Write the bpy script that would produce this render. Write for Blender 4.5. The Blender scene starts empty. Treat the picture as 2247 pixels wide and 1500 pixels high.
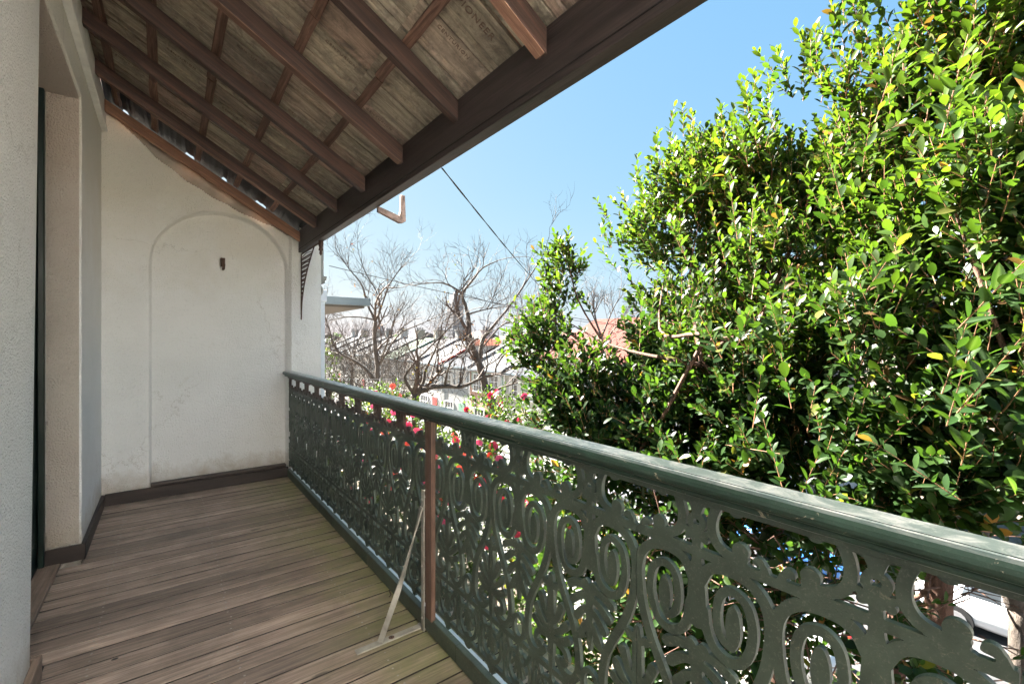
import bpy, bmesh, math, random
import numpy as np
from mathutils import Vector, Matrix
from math import radians, sin, cos, pi

rnd = random.Random(7)
rng = np.random.default_rng(7)
scene = bpy.context.scene
COL = scene.collection

# ---------------------------------------------------------------- camera
CAMZ = 1.35
YAW = radians(37.3)
F = np.array([sin(YAW), cos(YAW), 0.0]); R = np.array([cos(YAW), -sin(YAW), 0.0]); U = np.array([0, 0, 1.0])
CAM = np.array([0, 0, CAMZ])
cd = bpy.data.cameras.new('camera'); cam = bpy.data.objects.new('camera', cd); COL.objects.link(cam)
cam.location = (0, 0, CAMZ); cam.rotation_euler = (radians(90), 0, -YAW)
cd.lens = 16.0; cd.sensor_width = 36; cd.shift_y = -3 / 2247; cd.clip_start = 0.02; cd.clip_end = 6000
scene.camera = cam
FP = 2247 * 16 / 36

def W(px, py, d):
    """the place seen at a photo pixel, d metres in front of the lens"""
    return CAM + d * (F + R * (px - 1123.5) / FP + U * (747 - py) / FP)

# ---------------------------------------------------------------- light
EXPO = 4.25
SUN_TO = Vector((-0.10, 0.76, 0.64)).normalized()
world = bpy.data.worlds.new('World'); scene.world = world; world.use_nodes = True
wn = world.node_tree; bg = wn.nodes['Background']
sky = wn.nodes.new('ShaderNodeTexSky'); sky.sky_type = 'NISHITA'; sky.sun_disc = False
sky.sun_elevation = math.asin(SUN_TO.z); sky.sun_rotation = math.atan2(SUN_TO.x, SUN_TO.y)
sky.altitude = 0; sky.air_density = 1.0; sky.dust_density = 0.6; sky.ozone_density = 1.2
# grade of the whole sky, channel by channel: softer contrast between horizon and zenith, clearer blue
sp_ = wn.nodes.new('ShaderNodeSeparateColor'); cb_ = wn.nodes.new('ShaderNodeCombineColor'); wn.links.new(sky.outputs[0], sp_.inputs[0])
for i_, (g_, k_) in enumerate(((.60, .32 / 1.4 ** .60), (.32, .64 / 2.2 ** .32), (.05, 1.0 / 3.7 ** .05))):
    p_ = wn.nodes.new('ShaderNodeMath'); p_.operation = 'POWER'; p_.inputs[1].default_value = g_
    m_ = wn.nodes.new('ShaderNodeMath'); m_.operation = 'MULTIPLY'; m_.inputs[1].default_value = k_ / (.1 * 2 ** EXPO)
    wn.links.new(sp_.outputs[i_], p_.inputs[0]); wn.links.new(p_.outputs[0], m_.inputs[0]); wn.links.new(m_.outputs[0], cb_.inputs[i_])
wn.links.new(cb_.outputs[0], bg.inputs[0]); bg.inputs[1].default_value = 0.10
sl = bpy.data.lights.new('sun', 'SUN'); sun = bpy.data.objects.new('sun', sl); COL.objects.link(sun)
sl.energy = 4.0; sl.angle = radians(0.55); sl.color = (1.0, 0.94, 0.85)
sun.rotation_euler = SUN_TO.to_track_quat('Z', 'Y').to_euler()
vs = scene.view_settings
vs.view_transform = 'Standard'; vs.look = 'None'; vs.gamma = 1; vs.use_curve_mapping = False
vs.exposure = EXPO
scene.cycles.max_bounces = 10; scene.cycles.diffuse_bounces = 6; scene.cycles.transmission_bounces = 6
scene.cycles.transparent_max_bounces = 8

# ---------------------------------------------------------------- helpers
def setp(o, label=None, cat=None, group=None, kind=None):
    if label: o['label'] = label
    if cat: o['category'] = cat
    if group: o['group'] = group
    if kind: o['kind'] = kind
    return o

def empty(name, loc=(0, 0, 0), label=None, cat=None, group=None):
    o = bpy.data.objects.new(name, None); COL.objects.link(o); o.location = loc; o.empty_display_size = .1
    return setp(o, label, cat, group)

def link(name, me, parent=None, loc=None):
    o = bpy.data.objects.new(name, me); COL.objects.link(o)
    if parent is not None:
        o.parent = parent
        if loc is None: o.location = -Vector(parent.location) if parent.parent is None else (0, 0, 0)
    if loc is not None: o.location = loc
    return o

def mesh(name, v, f, mat=None, smooth=False):
    me = bpy.data.meshes.new(name); me.from_pydata([tuple(p) for p in v], [], f)
    if mat: me.materials.append(mat)
    if smooth: me.polygons.foreach_set('use_smooth', [True] * len(me.polygons))
    me.update(); return me

def npmesh(name, V, faces, mat=None, smooth=False, colname=None, colors=None):
    """faces: list of int arrays (n,k)"""
    me = bpy.data.meshes.new(name)
    V = np.asarray(V, dtype=np.float32)
    me.vertices.add(len(V)); me.vertices.foreach_set('co', V.ravel())
    tot = sum(a.size for a in faces); npoly = sum(len(a) for a in faces)
    me.loops.add(tot); me.polygons.add(npoly)
    me.loops.foreach_set('vertex_index', np.concatenate([a.ravel() for a in faces]).astype(np.int32))
    sizes = np.concatenate([np.full(len(a), a.shape[1]) for a in faces]).astype(np.int32)
    starts = np.concatenate([[0], np.cumsum(sizes)[:-1]]).astype(np.int32)
    me.polygons.foreach_set('loop_start', starts)
    if smooth: me.polygons.foreach_set('use_smooth', np.ones(npoly, dtype=bool))
    if mat: me.materials.append(mat)
    me.update(calc_edges=True)
    if colname is not None:
        a = me.color_attributes.new(colname, 'FLOAT_COLOR', 'POINT')
        a.data.foreach_set('color', np.asarray(colors, dtype=np.float32).ravel())
    return me

BOXF = [(0, 1, 3, 2), (4, 6, 7, 5), (0, 4, 5, 1), (2, 3, 7, 6), (0, 2, 6, 4), (1, 5, 7, 3)]
def boxv(x0, x1, y0, y1, z0, z1):
    return [(x, y, z) for x in (x0, x1) for y in (y0, y1) for z in (z0, z1)]

class MB:
    def __init__(s): s.v = []; s.f = []
    def add(s, v, f):
        n = len(s.v); s.v += [tuple(p) for p in v]; s.f += [tuple(i + n for i in q) for q in f]; return s
    def box(s, x0, x1, y0, y1, z0, z1): return s.add(boxv(x0, x1, y0, y1, z0, z1), BOXF)
    def prism(s, pts, axis, a, b):
        """pts 2D polygon extruded along axis from a to b"""
        n = len(pts)
        def mk(p, t):
            return {'x': (t, p[0], p[1]), 'y': (p[0], t, p[1]), 'z': (p[0], p[1], t)}[axis]
        v = [mk(p, a) for p in pts] + [mk(p, b) for p in pts]
        f = [tuple(range(n)), tuple(reversed(range(n, 2 * n)))] + [(i, i + n, (i + 1) % n + n, (i + 1) % n) for i in range(n)]
        return s.add(v, f)
    def tube(s, pts, rad, n=8, caps=True):
        pts = [Vector(p) for p in pts]; m = len(pts)
        if not hasattr(rad, '__len__'): rad = [rad] * m
        up = Vector((0.31, 0.17, 0.93)); v = []; f = []; prev = None
        for i, p in enumerate(pts):
            t = (pts[min(i + 1, m - 1)] - pts[max(i - 1, 0)]).normalized()
            a = t.cross(up) if prev is None else (prev - t * prev.dot(t))
            if a.length < 1e-5: a = t.cross(Vector((1, 0, 0)))
            a.normalize(); b = t.cross(a); prev = a
            for k in range(n):
                w = 2 * pi * k / n; v.append(p + (a * cos(w) + b * sin(w)) * rad[i])
        for i in range(m - 1):
            for k in range(n):
                f.append((i * n + k, i * n + (k + 1) % n, (i + 1) * n + (k + 1) % n, (i + 1) * n + k))
        if caps: f.append(tuple(reversed(range(n)))); f.append(tuple(range((m - 1) * n, m * n)))
        return s.add(v, f)
    def build(s, name, mat, parent=None, bevel=0, seg=2, smooth=False, loc=None):
        me = mesh(name, s.v, s.f, mat, smooth)
        if bevel or True:
            bm = bmesh.new(); bm.from_mesh(me)
            bmesh.ops.recalc_face_normals(bm, faces=bm.faces)
            if bevel:
                bmesh.ops.bevel(bm, geom=list(bm.edges), offset=bevel, segments=seg, affect='EDGES', profile=.5)
            bm.to_mesh(me); bm.free()
        return link(name, me, parent, loc)

def box(name, b, mat, parent=None, bevel=0.0, seg=1, **k):
    return MB().box(*b).build(name, mat, parent, bevel, seg, **k)

# ---------------------------------------------------------------- materials
def newmat(name):
    m = bpy.data.materials.new(name); m.use_nodes = True
    nt = m.node_tree; b = nt.nodes['Principled BSDF']
    return m, nt, b
def N(nt, t, **k):
    n = nt.nodes.new(t)
    for a, v in k.items():
        if a in n.inputs.keys(): n.inputs[a].default_value = v
        else: setattr(n, a, v)
    return n
def tc(nt, kind='Object', scale=(1, 1, 1), rot=(0, 0, 0), rand=False, pre=None):
    t = nt.nodes.new('ShaderNodeTexCoord'); m = nt.nodes.new('ShaderNodeMapping')
    m.inputs['Scale'].default_value = scale; m.inputs['Rotation'].default_value = rot
    if kind == 'World':
        g = nt.nodes.new('ShaderNodeNewGeometry'); nt.links.new(g.outputs['Position'], m.inputs['Vector'])
    else: nt.links.new(t.outputs[kind], m.inputs['Vector'])
    if pre:
        m0 = nt.nodes.new('ShaderNodeMapping'); m0.inputs['Rotation'].default_value = pre; l_ = m.inputs['Vector'].links[0]; src_ = l_.from_socket; nt.links.remove(l_); nt.links.new(src_, m0.inputs['Vector']); nt.links.new(m0.outputs[0], m.inputs['Vector'])
    if rand:
        oi = nt.nodes.new('ShaderNodeObjectInfo'); v = nt.nodes.new('ShaderNodeVectorMath'); v.operation = 'MULTIPLY'
        c = nt.nodes.new('ShaderNodeCombineXYZ')
        for i in range(3): nt.links.new(oi.outputs['Random'], c.inputs[i])
        v.inputs[1].default_value = (37, 91, 53); nt.links.new(c.outputs[0], v.inputs[0]); nt.links.new(v.outputs[0], m.inputs['Location'])
    return m
def noise(nt, vec, scale, detail=4, rough=.55, dist=0):
    n = nt.nodes.new('ShaderNodeTexNoise'); n.inputs['Scale'].default_value = scale; n.inputs['Detail'].default_value = detail
    n.inputs['Roughness'].default_value = rough; n.inputs['Distortion'].default_value = dist
    nt.links.new(vec.outputs[0], n.inputs['Vector']); return n
def ramp(nt, src, stops, out=0):
    r = nt.nodes.new('ShaderNodeValToRGB'); e = r.color_ramp.elements
    while len(e) < len(stops): e.new(.5)
    for i, (p, c) in enumerate(stops):
        e[i].position = p; e[i].color = (c, c, c, 1) if not hasattr(c, '__len__') else (*c[:3], 1)
    nt.links.new(src.outputs[out], r.inputs[0]); return r
def mix(nt, fac, a, b, mode='MIX'):
    m = nt.nodes.new('ShaderNodeMix'); m.data_type = 'RGBA'; m.blend_type = mode
    for s, v in ((0, fac), (6, a), (7, b)):
        if hasattr(v, 'outputs'): nt.links.new(v.outputs[2] if v.bl_idname == 'ShaderNodeMix' else v.outputs[0], m.inputs[s])
        elif s == 0: m.inputs[0].default_value = v
        else: m.inputs[s].default_value = (*v, 1)
    return m
def mixout(m): return m.outputs[2]
def bump(nt, b, src, strength, dist=.01, prev=None):
    n = nt.nodes.new('ShaderNodeBump'); n.inputs['Strength'].default_value = strength; n.inputs['Distance'].default_value = dist
    nt.links.new(src.outputs[0], n.inputs['Height'])
    if prev: nt.links.new(prev.outputs[0], n.inputs['Normal'])
    nt.links.new(n.outputs[0], b.inputs['Normal']); return n

def plain(name, col, rough=.6, metal=0, var=.15, scale=8, bumpk=0, bscale=60, kind='World'):
    m, nt, b = newmat(name); v = tc(nt, kind)
    n = noise(nt, v, scale, 5); r = ramp(nt, n, [(.3, 1 - var), (.7, 1 + var)])
    mm = mix(nt, 1.0, col, r, 'MULTIPLY'); nt.links.new(mixout(mm), b.inputs['Base Color'])
    b.inputs['Roughness'].default_value = rough; b.inputs['Metallic'].default_value = metal
    if bumpk: bump(nt, b, noise(nt, v, bscale, 4), bumpk, .01)
    return m

def stucco(name, c1, c2, stain_shade, k=1.0, hi=None):
    m, nt, b = newmat(name); v = tc(nt, 'World')
    big = noise(nt, v, 1.6, 6, .65, .4)
    base = mix(nt, ramp(nt, big, [(.35, 0), (.7, 1)]), c1, c2)
    # age yellowing of the rain-sheltered top, plus dimmer light painted in; ragged edge
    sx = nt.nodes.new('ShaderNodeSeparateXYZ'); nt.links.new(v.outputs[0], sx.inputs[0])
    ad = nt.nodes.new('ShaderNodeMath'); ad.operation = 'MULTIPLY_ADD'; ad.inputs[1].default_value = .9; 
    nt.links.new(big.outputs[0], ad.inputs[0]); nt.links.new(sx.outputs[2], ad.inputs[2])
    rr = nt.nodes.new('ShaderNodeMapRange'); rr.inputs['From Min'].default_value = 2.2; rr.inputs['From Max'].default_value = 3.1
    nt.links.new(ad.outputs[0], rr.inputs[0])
    c = mix(nt, rr, base, stain_shade)
    spots = ramp(nt, noise(nt, v, 55, 3, .7), [(.60, 0), (.72, 1)])
    sm = nt.nodes.new('ShaderNodeMath'); sm.operation = 'MULTIPLY'; sm.inputs[1].default_value = .22
    nt.links.new(spots.outputs[0], sm.inputs[0])
    c = mix(nt, sm, c, tuple(x * .45 for x in c1))
    patch = ramp(nt, noise(nt, v, 5, 8, .75, 1.0), [(.60, 0), (.75, .35)])
    c = mix(nt, patch, c, tuple(x * .68 for x in stain_shade))
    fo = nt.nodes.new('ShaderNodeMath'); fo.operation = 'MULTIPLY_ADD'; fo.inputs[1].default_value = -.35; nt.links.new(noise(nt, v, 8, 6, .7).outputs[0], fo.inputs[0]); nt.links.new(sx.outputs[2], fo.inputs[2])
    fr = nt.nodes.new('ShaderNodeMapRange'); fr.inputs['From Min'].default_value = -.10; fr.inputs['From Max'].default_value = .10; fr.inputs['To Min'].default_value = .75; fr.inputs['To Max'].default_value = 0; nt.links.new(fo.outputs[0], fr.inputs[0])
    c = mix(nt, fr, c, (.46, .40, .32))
    cv = nt.nodes.new('ShaderNodeTexVoronoi'); cv.feature = 'DISTANCE_TO_EDGE'; cv.inputs['Scale'].default_value = .9
    dn = nt.nodes.new('ShaderNodeVectorMath'); dn.operation = 'MULTIPLY_ADD'; dn.inputs[1].default_value = (.5, .5, .5); nt.links.new(noise(nt, v, 2.5, 6, .7).outputs[1], dn.inputs[0]); nt.links.new(v.outputs[0], dn.inputs[2]); nt.links.new(dn.outputs[0], cv.inputs['Vector'])
    ck = ramp(nt, cv, [(.0015, .38), (.004, 0)]); cm = nt.nodes.new('ShaderNodeMath'); cm.operation = 'MULTIPLY'; nt.links.new(ck.outputs[0], cm.inputs[0]); nt.links.new(ramp(nt, noise(nt, v, 1.3, 2), [(.50, 0), (.60, 1)]).outputs[0], cm.inputs[1])
    c = mix(nt, cm, c, (.33, .30, .26))
    nt.links.new(mixout(c), b.inputs['Base Color']); b.inputs['Roughness'].default_value = .92
    b1 = bump(nt, b, noise(nt, v, 7, 6, .6), .6 * k, .03)
    vo = nt.nodes.new('ShaderNodeTexVoronoi'); vo.inputs['Scale'].default_value = 105; nt.links.new(v.outputs[0], vo.inputs['Vector'])
    b2 = bump(nt, b, noise(nt, v, 75, 4, .8), 1.0 * k, .014, b1)
    bump(nt, b, vo, .7 * k, .008, b2)
    return m

def wood(name, c1, c2, dark, axis='x', rough=.65, gscale=28, moss=None, flecks=False, dirt=.5, kind='Object', bk=.5, pre=None):
    m, nt, b = newmat(name)
    s = {'x': (.05, 1, 1), 'y': (1, .05, 1), 'z': (1, 1, .05)}[axis]
    v = tc(nt, kind, s, rand=(kind == 'Object'), pre=pre); g = noise(nt, v, gscale * 1.6, 7, .7, 1.2)
    g2 = noise(nt, v, gscale * .35, 3, .6)
    c = mix(nt, ramp(nt, g, [(.38, 0), (.60, 1)]), c1, c2)
    fine = noise(nt, tc(nt, kind, tuple(x * 3.2 if x == 1 else x for x in s), rand=(kind == 'Object'), pre=pre), gscale * 1.6, 5, .75, .6)
    c = mix(nt, ramp(nt, fine, [(.50, 0), (.66, .75)]), c, dark)
    c = mix(nt, ramp(nt, g2, [(.45, 0), (.75, .6)]), c, dark)
    vk = nt.nodes.new('ShaderNodeTexVoronoi'); vk.inputs['Scale'].default_value = 3.2; vk.inputs['Randomness'].default_value = 1; nt.links.new(tc(nt, kind, tuple(.55 if x < 1 else 1.3 for x in s), rand=(kind == 'Object'), pre=pre).outputs[0], vk.inputs['Vector'])
    c = mix(nt, ramp(nt, vk, [(.045, .85), (.075, 0)]), c, tuple(x * .5 for x in dark))
    oi = nt.nodes.new('ShaderNodeObjectInfo')
    rr = nt.nodes.new('ShaderNodeMapRange'); rr.inputs['To Min'].default_value = .68; rr.inputs['To Max'].default_value = 1.28
    nt.links.new(oi.outputs['Random'], rr.inputs[0])
    c = mix(nt, 1.0, c, rr, 'MULTIPLY')
    w = tc(nt, 'World')
    d = ramp(nt, noise(nt, w, 3.2, 7, .7, .8), [(.42, 0), (.7, dirt)])
    c = mix(nt, d, c, tuple(x * .55 for x in dark))
    if moss:
        sx = nt.nodes.new('ShaderNodeSeparateXYZ'); nt.links.new(w.outputs[0], sx.inputs[0])
        mr = nt.nodes.new('ShaderNodeMapRange'); mr.inputs['From Min'].default_value = .42; mr.inputs['From Max'].default_value = .95
        nt.links.new(sx.outputs[0], mr.inputs[0])
        nn = ramp(nt, noise(nt, w, 2.6, 6, .7, .3), [(.36, 0), (.58, 1)])
        mu = nt.nodes.new('ShaderNodeMath'); mu.operation = 'MULTIPLY'; nt.links.new(mr.outputs[0], mu.inputs[0]); nt.links.new(nn.outputs[0], mu.inputs[1])
        m2 = nt.nodes.new('ShaderNodeMath'); m2.operation = 'MULTIPLY'; m2.inputs[1].default_value = .8; nt.links.new(mu.outputs[0], m2.inputs[0])
        c = mix(nt, m2, c, moss)
    if flecks:
        f1 = ramp(nt, noise(nt, tc(nt, 'World', (1, 2.5, 1)), 46, 3, .5, .3), [(.735, 0), (.76, .8)])
        c = mix(nt, f1, c, (.62, .6, .56))
        sc = ramp(nt, noise(nt, tc(nt, 'World', (1, .25, 1), (0, 0, .5)), 30, 6, .8, 2), [(.62, 0), (.70, .3)])
        c = mix(nt, sc, c, (.45, .42, .38))
    nt.links.new(mixout(c), b.inputs['Base Color']); b.inputs['Roughness'].default_value = rough
    bump(nt, b, g, bk, .004)
    return m

M = {}
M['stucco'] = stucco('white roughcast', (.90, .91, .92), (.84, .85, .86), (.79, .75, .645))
M['bounce_white'] = plain('white bounce wall', (.86, .85, .82), .9, 0, .06, 4)
M['stucco_near'] = stucco('white roughcast near', (.92, .925, .925), (.87, .875, .87), (.90, .885, .84), 1.1)
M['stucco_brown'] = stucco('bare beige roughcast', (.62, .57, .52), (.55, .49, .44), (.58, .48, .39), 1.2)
M['stucco_grey'] = stucco('weathered grey roughcast', (.52, .51, .49), (.40, .39, .37), (.42, .40, .36), 1.5)
M['deck'] = wood('deck timber', (.52, .40, .32), (.24, .175, .138), (.11, .085, .072), 'x', .62, 26, moss=(.21, .22, .09), flecks=True)
M['joint'] = plain('grime and gap shade on board sides', (.022, .017, .014), .95)
M['deck_edge'] = wood('edge timber', (.36, .26, .20), (.24, .16, .12), (.13, .10, .08), 'y', .6, 26)
M['skirt'] = wood('dark skirting', (.050, .033, .027), (.026, .017, .015), (.016, .012, .011), 'x', .5, 22)
M['rafter'] = wood('stained rafter', (.105, .050, .033), (.038, .021, .016), (.018, .011, .009), 'x', .6, 24, dirt=.3, bk=.8, pre=(0, -math.atan(.592), 0))
M['rafter_pale'] = wood('pale sawn rafter', (.44, .25, .165), (.26, .13, .085), (.12, .06, .04), 'x', .6, 24, dirt=.3, bk=.8, pre=(0, -math.atan(.592), 0))
M['batten'] = wood('rough batten', (.36, .20, .14), (.15, .075, .05), (.06, .032, .024), 'y', .75, 30, dirt=.4, bk=1)
M['beam'] = wood('dark beam', (.085, .062, .058), (.040, .028, .027), (.022, .016, .016), 'y', .5, 22, dirt=.3, bk=.7)
M['redpost'] = wood('red brown post', (.23, .135, .095), (.14, .078, .055), (.06, .036, .03), 'z', .6, 30)
M['whitewood'] = plain('white painted board', (.70, .69, .64), .6, 0, .12, 12, .3, 40)
M['darkgreen'] = plain('dark green door paint', (.008, .018, .015), .35, 0, .3, 9)
M['black'] = plain('dark cavity', (.012, .012, .012), .9)
M['lead'] = plain('lead flashing', (.028, .028, .03), .75, 0, .3, 20, .4, 40)

def greenpaint(name, base, wear, wearamt, topwear=False, rough=.45, rust=False):
    m, nt, b = newmat(name); v = tc(nt, 'World')
    n1 = noise(nt, v, 6, 8, .7, .6)
    c = mix(nt, ramp(nt, n1, [(.35, 0), (.65, 1)]), base, tuple(x * 1.7 for x in base))
    speck = ramp(nt, noise(nt, v, 160, 3, .7), [(.56, 0), (.70, .55)])
    c = mix(nt, speck, c, wear)
    ch = ramp(nt, noise(nt, tc(nt, 'World', (1, .6, 1)), 30, 6, .75, .8), [(.63, 0), (.66, wearamt)])
    c = mix(nt, ch, c, (.42, .35, .25))
    if topwear:
        ge = nt.nodes.new('ShaderNodeNewGeometry'); sx = nt.nodes.new('ShaderNodeSeparateXYZ'); nt.links.new(ge.outputs['Normal'], sx.inputs[0])
        r = ramp(nt, sx, [(.82, 0), (.97, .8)], 2)
        tw = mix(nt, ramp(nt, noise(nt, tc(nt, 'World', (1, .7, 1)), 17, 8, .8, 1), [(.44, 0), (.58, 1)]), (.34, .39, .35), (.88, .84, .76))
        c = mix(nt, r, c, tw)
    if rust:
        sx = nt.nodes.new('ShaderNodeSeparateXYZ'); nt.links.new(v.outputs[0], sx.inputs[0])
        r1 = nt.nodes.new('ShaderNodeMapRange'); r1.inputs['From Min'].default_value = .86; r1.inputs['From Max'].default_value = .90; nt.links.new(sx.outputs[2], r1.inputs[0])
        r2 = nt.nodes.new('ShaderNodeMapRange'); r2.inputs['From Min'].default_value = 1.6; r2.inputs['From Max'].default_value = 2.2; nt.links.new(sx.outputs[1], r2.inputs[0])
        mu = nt.nodes.new('ShaderNodeMath'); mu.operation = 'MULTIPLY'; nt.links.new(r1.outputs[0], mu.inputs[0]); nt.links.new(r2.outputs[0], mu.inputs[1])
        m3 = nt.nodes.new('ShaderNodeMath'); m3.operation = 'MULTIPLY'; m3.inputs[1].default_value = .8; nt.links.new(mu.outputs[0], m3.inputs[0])
        c = mix(nt, m3, c, (.085, .035, .022))
    nt.links.new(mixout(c), b.inputs['Base Color']); b.inputs['Roughness'].default_value = rough
    b1 = bump(nt, b, noise(nt, v, 35, 4), .15, .006)
    bump(nt, b, noise(nt, v, 260, 2), .25, .002, b1)
    return m
M['iron'] = greenpaint('green cast iron', (.043, .057, .042), (.17, .175, .14), .3, rough=.5, rust=True)
M['railpaint'] = greenpaint('worn green rail', (.018, .038, .026), (.06, .08, .06), .9, topwear=True, rough=.38)
M['rustiron'] = plain('rusty iron', (.085, .045, .032), .75, .1, .4, 30, .5, 120)
M['steel'] = plain('dull galvanised steel', (.36, .34, .30), .5, .25, .35, 14, .15, 80)
M['galv'] = plain('bright zinc strip', (.75, .77, .76), .4, .2, .1, 12)
M['bluegrey'] = plain('blue grey painted metal', (.13, .165, .19), .4, 0, .1, 5)
M['palepipe'] = plain('pale downpipe', (.62, .68, .76), .4, 0, .08, 5)

def tilemat():
    m, nt, b = newmat('terracotta tile underside'); v = tc(nt, 'Object', (.12, 1, 1), rand=True)
    oi = nt.nodes.new('ShaderNodeObjectInfo')
    r = ramp(nt, oi, [(0, (.58, .50, .37)), (.35, (.46, .38, .28)), (.6, (.52, .45, .34)), (.8, (.52, .35, .27)), (1, (.40, .33, .26))], 5)
    g = ramp(nt, noise(nt, v, 24, 8, .75, .8), [(.34, .42), (.64, 1.25)])
    c = mix(nt, 1.0, r, g, 'MULTIPLY')
    w = tc(nt, 'Object', rand=True)
    d = ramp(nt, noise(nt, w, 9, 7, .75, .5), [(.46, 0), (.64, .8)])
    c = mix(nt, d, c, (.17, .14, .115))
    sp = ramp(nt, noise(nt, w, 90, 3, .7), [(.60, 0), (.72, .5)])
    c = mix(nt, sp, c, (.07, .06, .05))
    nt.links.new(mixout(c), b.inputs['Base Color']); b.inputs['Roughness'].default_value = .9
    bump(nt, b, noise(nt, v, 60, 5, .7), .5, .004); return m
M['tile'] = tilemat()
M['tile_letter'] = plain('tile lettering', (.20, .135, .10), .9, 0, .3, 60)

def leafmat(name='leaf', trans=.45, rough=.36):
    m, nt, b = newmat(name)
    a = nt.nodes.new('ShaderNodeAttribute'); a.attribute_name = 'leafcol'
    nt.links.new(a.outputs['Color'], b.inputs['Base Color']); b.inputs['Roughness'].default_value = rough
    b.inputs['Specular IOR Level'].default_value = .20
    t = nt.nodes.new('ShaderNodeBsdfTranslucent')
    mm = mix(nt, 1.0, a, (1.5, 1.6, .45), 'MULTIPLY')
    nt.links.new(mixout(mm), t.inputs['Color'])
    s = nt.nodes.new('ShaderNodeMixShader'); s.inputs[0].default_value = trans
    nt.links.new(b.outputs[0], s.inputs[1]); nt.links.new(t.outputs[0], s.inputs[2])
    nt.links.new(s.outputs[0], nt.nodes['Material Output'].inputs[0]); return m
M['leaf'] = leafmat()
def barkmat(name, c1, c2, scale=30, bk=1.0):
    m, nt, b = newmat(name); v = tc(nt, 'World', (1, 1, .35))
    c = mix(nt, ramp(nt, noise(nt, v, scale, 7, .7, .6), [(.35, 0), (.65, 1)]), c1, c2)
    nt.links.new(mixout(c), b.inputs['Base Color']); b.inputs['Roughness'].default_value = .9
    bump(nt, b, noise(nt, v, scale * 1.6, 6, .7, .4), bk, .02); return m
M['bark_red'] = barkmat('reddish bark', (.17, .085, .055), (.085, .045, .03), 34)
M['bark_grey'] = barkmat('grey brown bark', (.11, .088, .07), (.045, .036, .03), 16)
M['twig'] = plain('twig', (.075, .052, .04), .8, 0, .3, 9)
M['twig_green'] = plain('young shoot', (.26, .13, .065), .7, 0, .3, 9)
M['asphalt'] = plain('asphalt', (.05, .05, .052), .9, 0, .25, 3, .3, 90)
M['pave'] = plain('concrete pavement', (.17, .165, .15), .9, 0, .2, 2, .2, 60)
M['earth'] = plain('leaf litter ground', (.10, .08, .058), .95, 0, .4, 5, .6, 30)
M['glass'] = plain('window glass', (.03, .035, .04), .08, 0, .1, 2)
M['whitepaint'] = plain('white paint', (.72, .72, .70), .5, 0, .06, 3)
M['brick'] = None

def brickmat(name, c1, c2):
    m, nt, b = newmat(name); v = tc(nt, 'World', (1, 1, 1), (0, radians(90), 0))
    g = nt.nodes.new('ShaderNodeNewGeometry'); sx = nt.nodes.new('ShaderNodeSeparateXYZ'); cx = nt.nodes.new('ShaderNodeCombineXYZ')
    nt.links.new(g.outputs['Position'], sx.inputs[0]); nt.links.new(sx.outputs[1], cx.inputs[0]); nt.links.new(sx.outputs[2], cx.inputs[1])
    br = nt.nodes.new('ShaderNodeTexBrick'); br.inputs['Scale'].default_value = 1; br.inputs['Brick Width'].default_value = .24
    br.inputs['Row Height'].default_value = .085; br.inputs['Mortar Size'].default_value = .01
    br.inputs['Color1'].default_value = (*c1, 1); br.inputs['Color2'].default_value = (*c2, 1); br.inputs['Mortar'].default_value = (.5, .44, .38, 1)
    nt.links.new(cx.outputs[0], br.inputs['Vector']); nt.links.new(br.outputs[0], b.inputs['Base Color']); b.inputs['Roughness'].default_value = .9
    return m
M['brick'] = brickmat('orange brick', (.42, .20, .12), (.34, .15, .09))

def corrugated(name, col, rough=.85, rust=None):
    m, nt, b = newmat(name); b.inputs['Specular IOR Level'].default_value = .12; v = tc(nt, 'World')
    n = ramp(nt, noise(nt, tc(nt, 'World', (.3, 1.6, 1)), 1.2, 6, .7), [(.3, .7), (.7, 1.15)])
    c = mix(nt, 1.0, col, n, 'MULTIPLY')
    if rust:
        c = mix(nt, ramp(nt, noise(nt, tc(nt, 'World', (.4, 2, 1)), 1.4, 5, .7), [(.5, 0), (.62, .9)]), c, rust)
    nt.links.new(mixout(c), b.inputs['Base Color']); b.inputs['Roughness'].default_value = rough
    wv = nt.nodes.new('ShaderNodeTexWave'); wv.bands_direction = 'Y'; wv.inputs['Scale'].default_value = 2.1
    nt.links.new(v.outputs[0], wv.inputs['Vector']); bump(nt, b, wv, .8, .05); return m

# ---------------------------------------------------------------- ground
def gz(x, y=0):
    x = max(x, -6)
    if x < 1.5: z = -4.2
    elif x < 9: z = -4.2 - .13 * (x - 1.5)
    elif x < 17: z = -5.175 - .06 * (x - 9)
    elif x < 60: z = -5.655 - .09 * min(x - 17, 6)
    else: z = -6.2
    return z
def sheet(name, xs, ys, dz, mat, kind='structure'):
    v = [(x, y, gz(x) + dz) for x in xs for y in ys]; ny = len(ys)
    f = [(i * ny + j, (i + 1) * ny + j, (i + 1) * ny + j + 1, i * ny + j + 1) for i in range(len(xs) - 1) for j in range(ny - 1)]
    o = link(name, mesh(name, v, f, mat)); return setp(o, kind=kind)
sheet('ground', [-400, -50, -6, 1.5, 5, 9, 17, 23, 60, 400, 3000], [-400, -60, 0, 20, 60, 200, 3500], 0, M['earth'])
sheet('road', [9, 13, 16.8], [-40, 0, 40, 90], .004, M['asphalt'])
sheet('pavement', [7.0, 8.85], [-40, 0, 40, 90], .12, M['pave'])
sheet('far_pavement', [16.95, 18.9], [-40, 0, 40, 90], .12, M['pave'])
def kerb(x0, x1, nm):
    mb = MB(); mb.box(x0, x1, -40, 90, gz(x0) - .15, gz(x0) + .122); setp(mb.build(nm, M['pave']), kind='structure')
kerb(8.85, 9.0, 'kerb'); kerb(16.8, 16.95, 'far_kerb')

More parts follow.
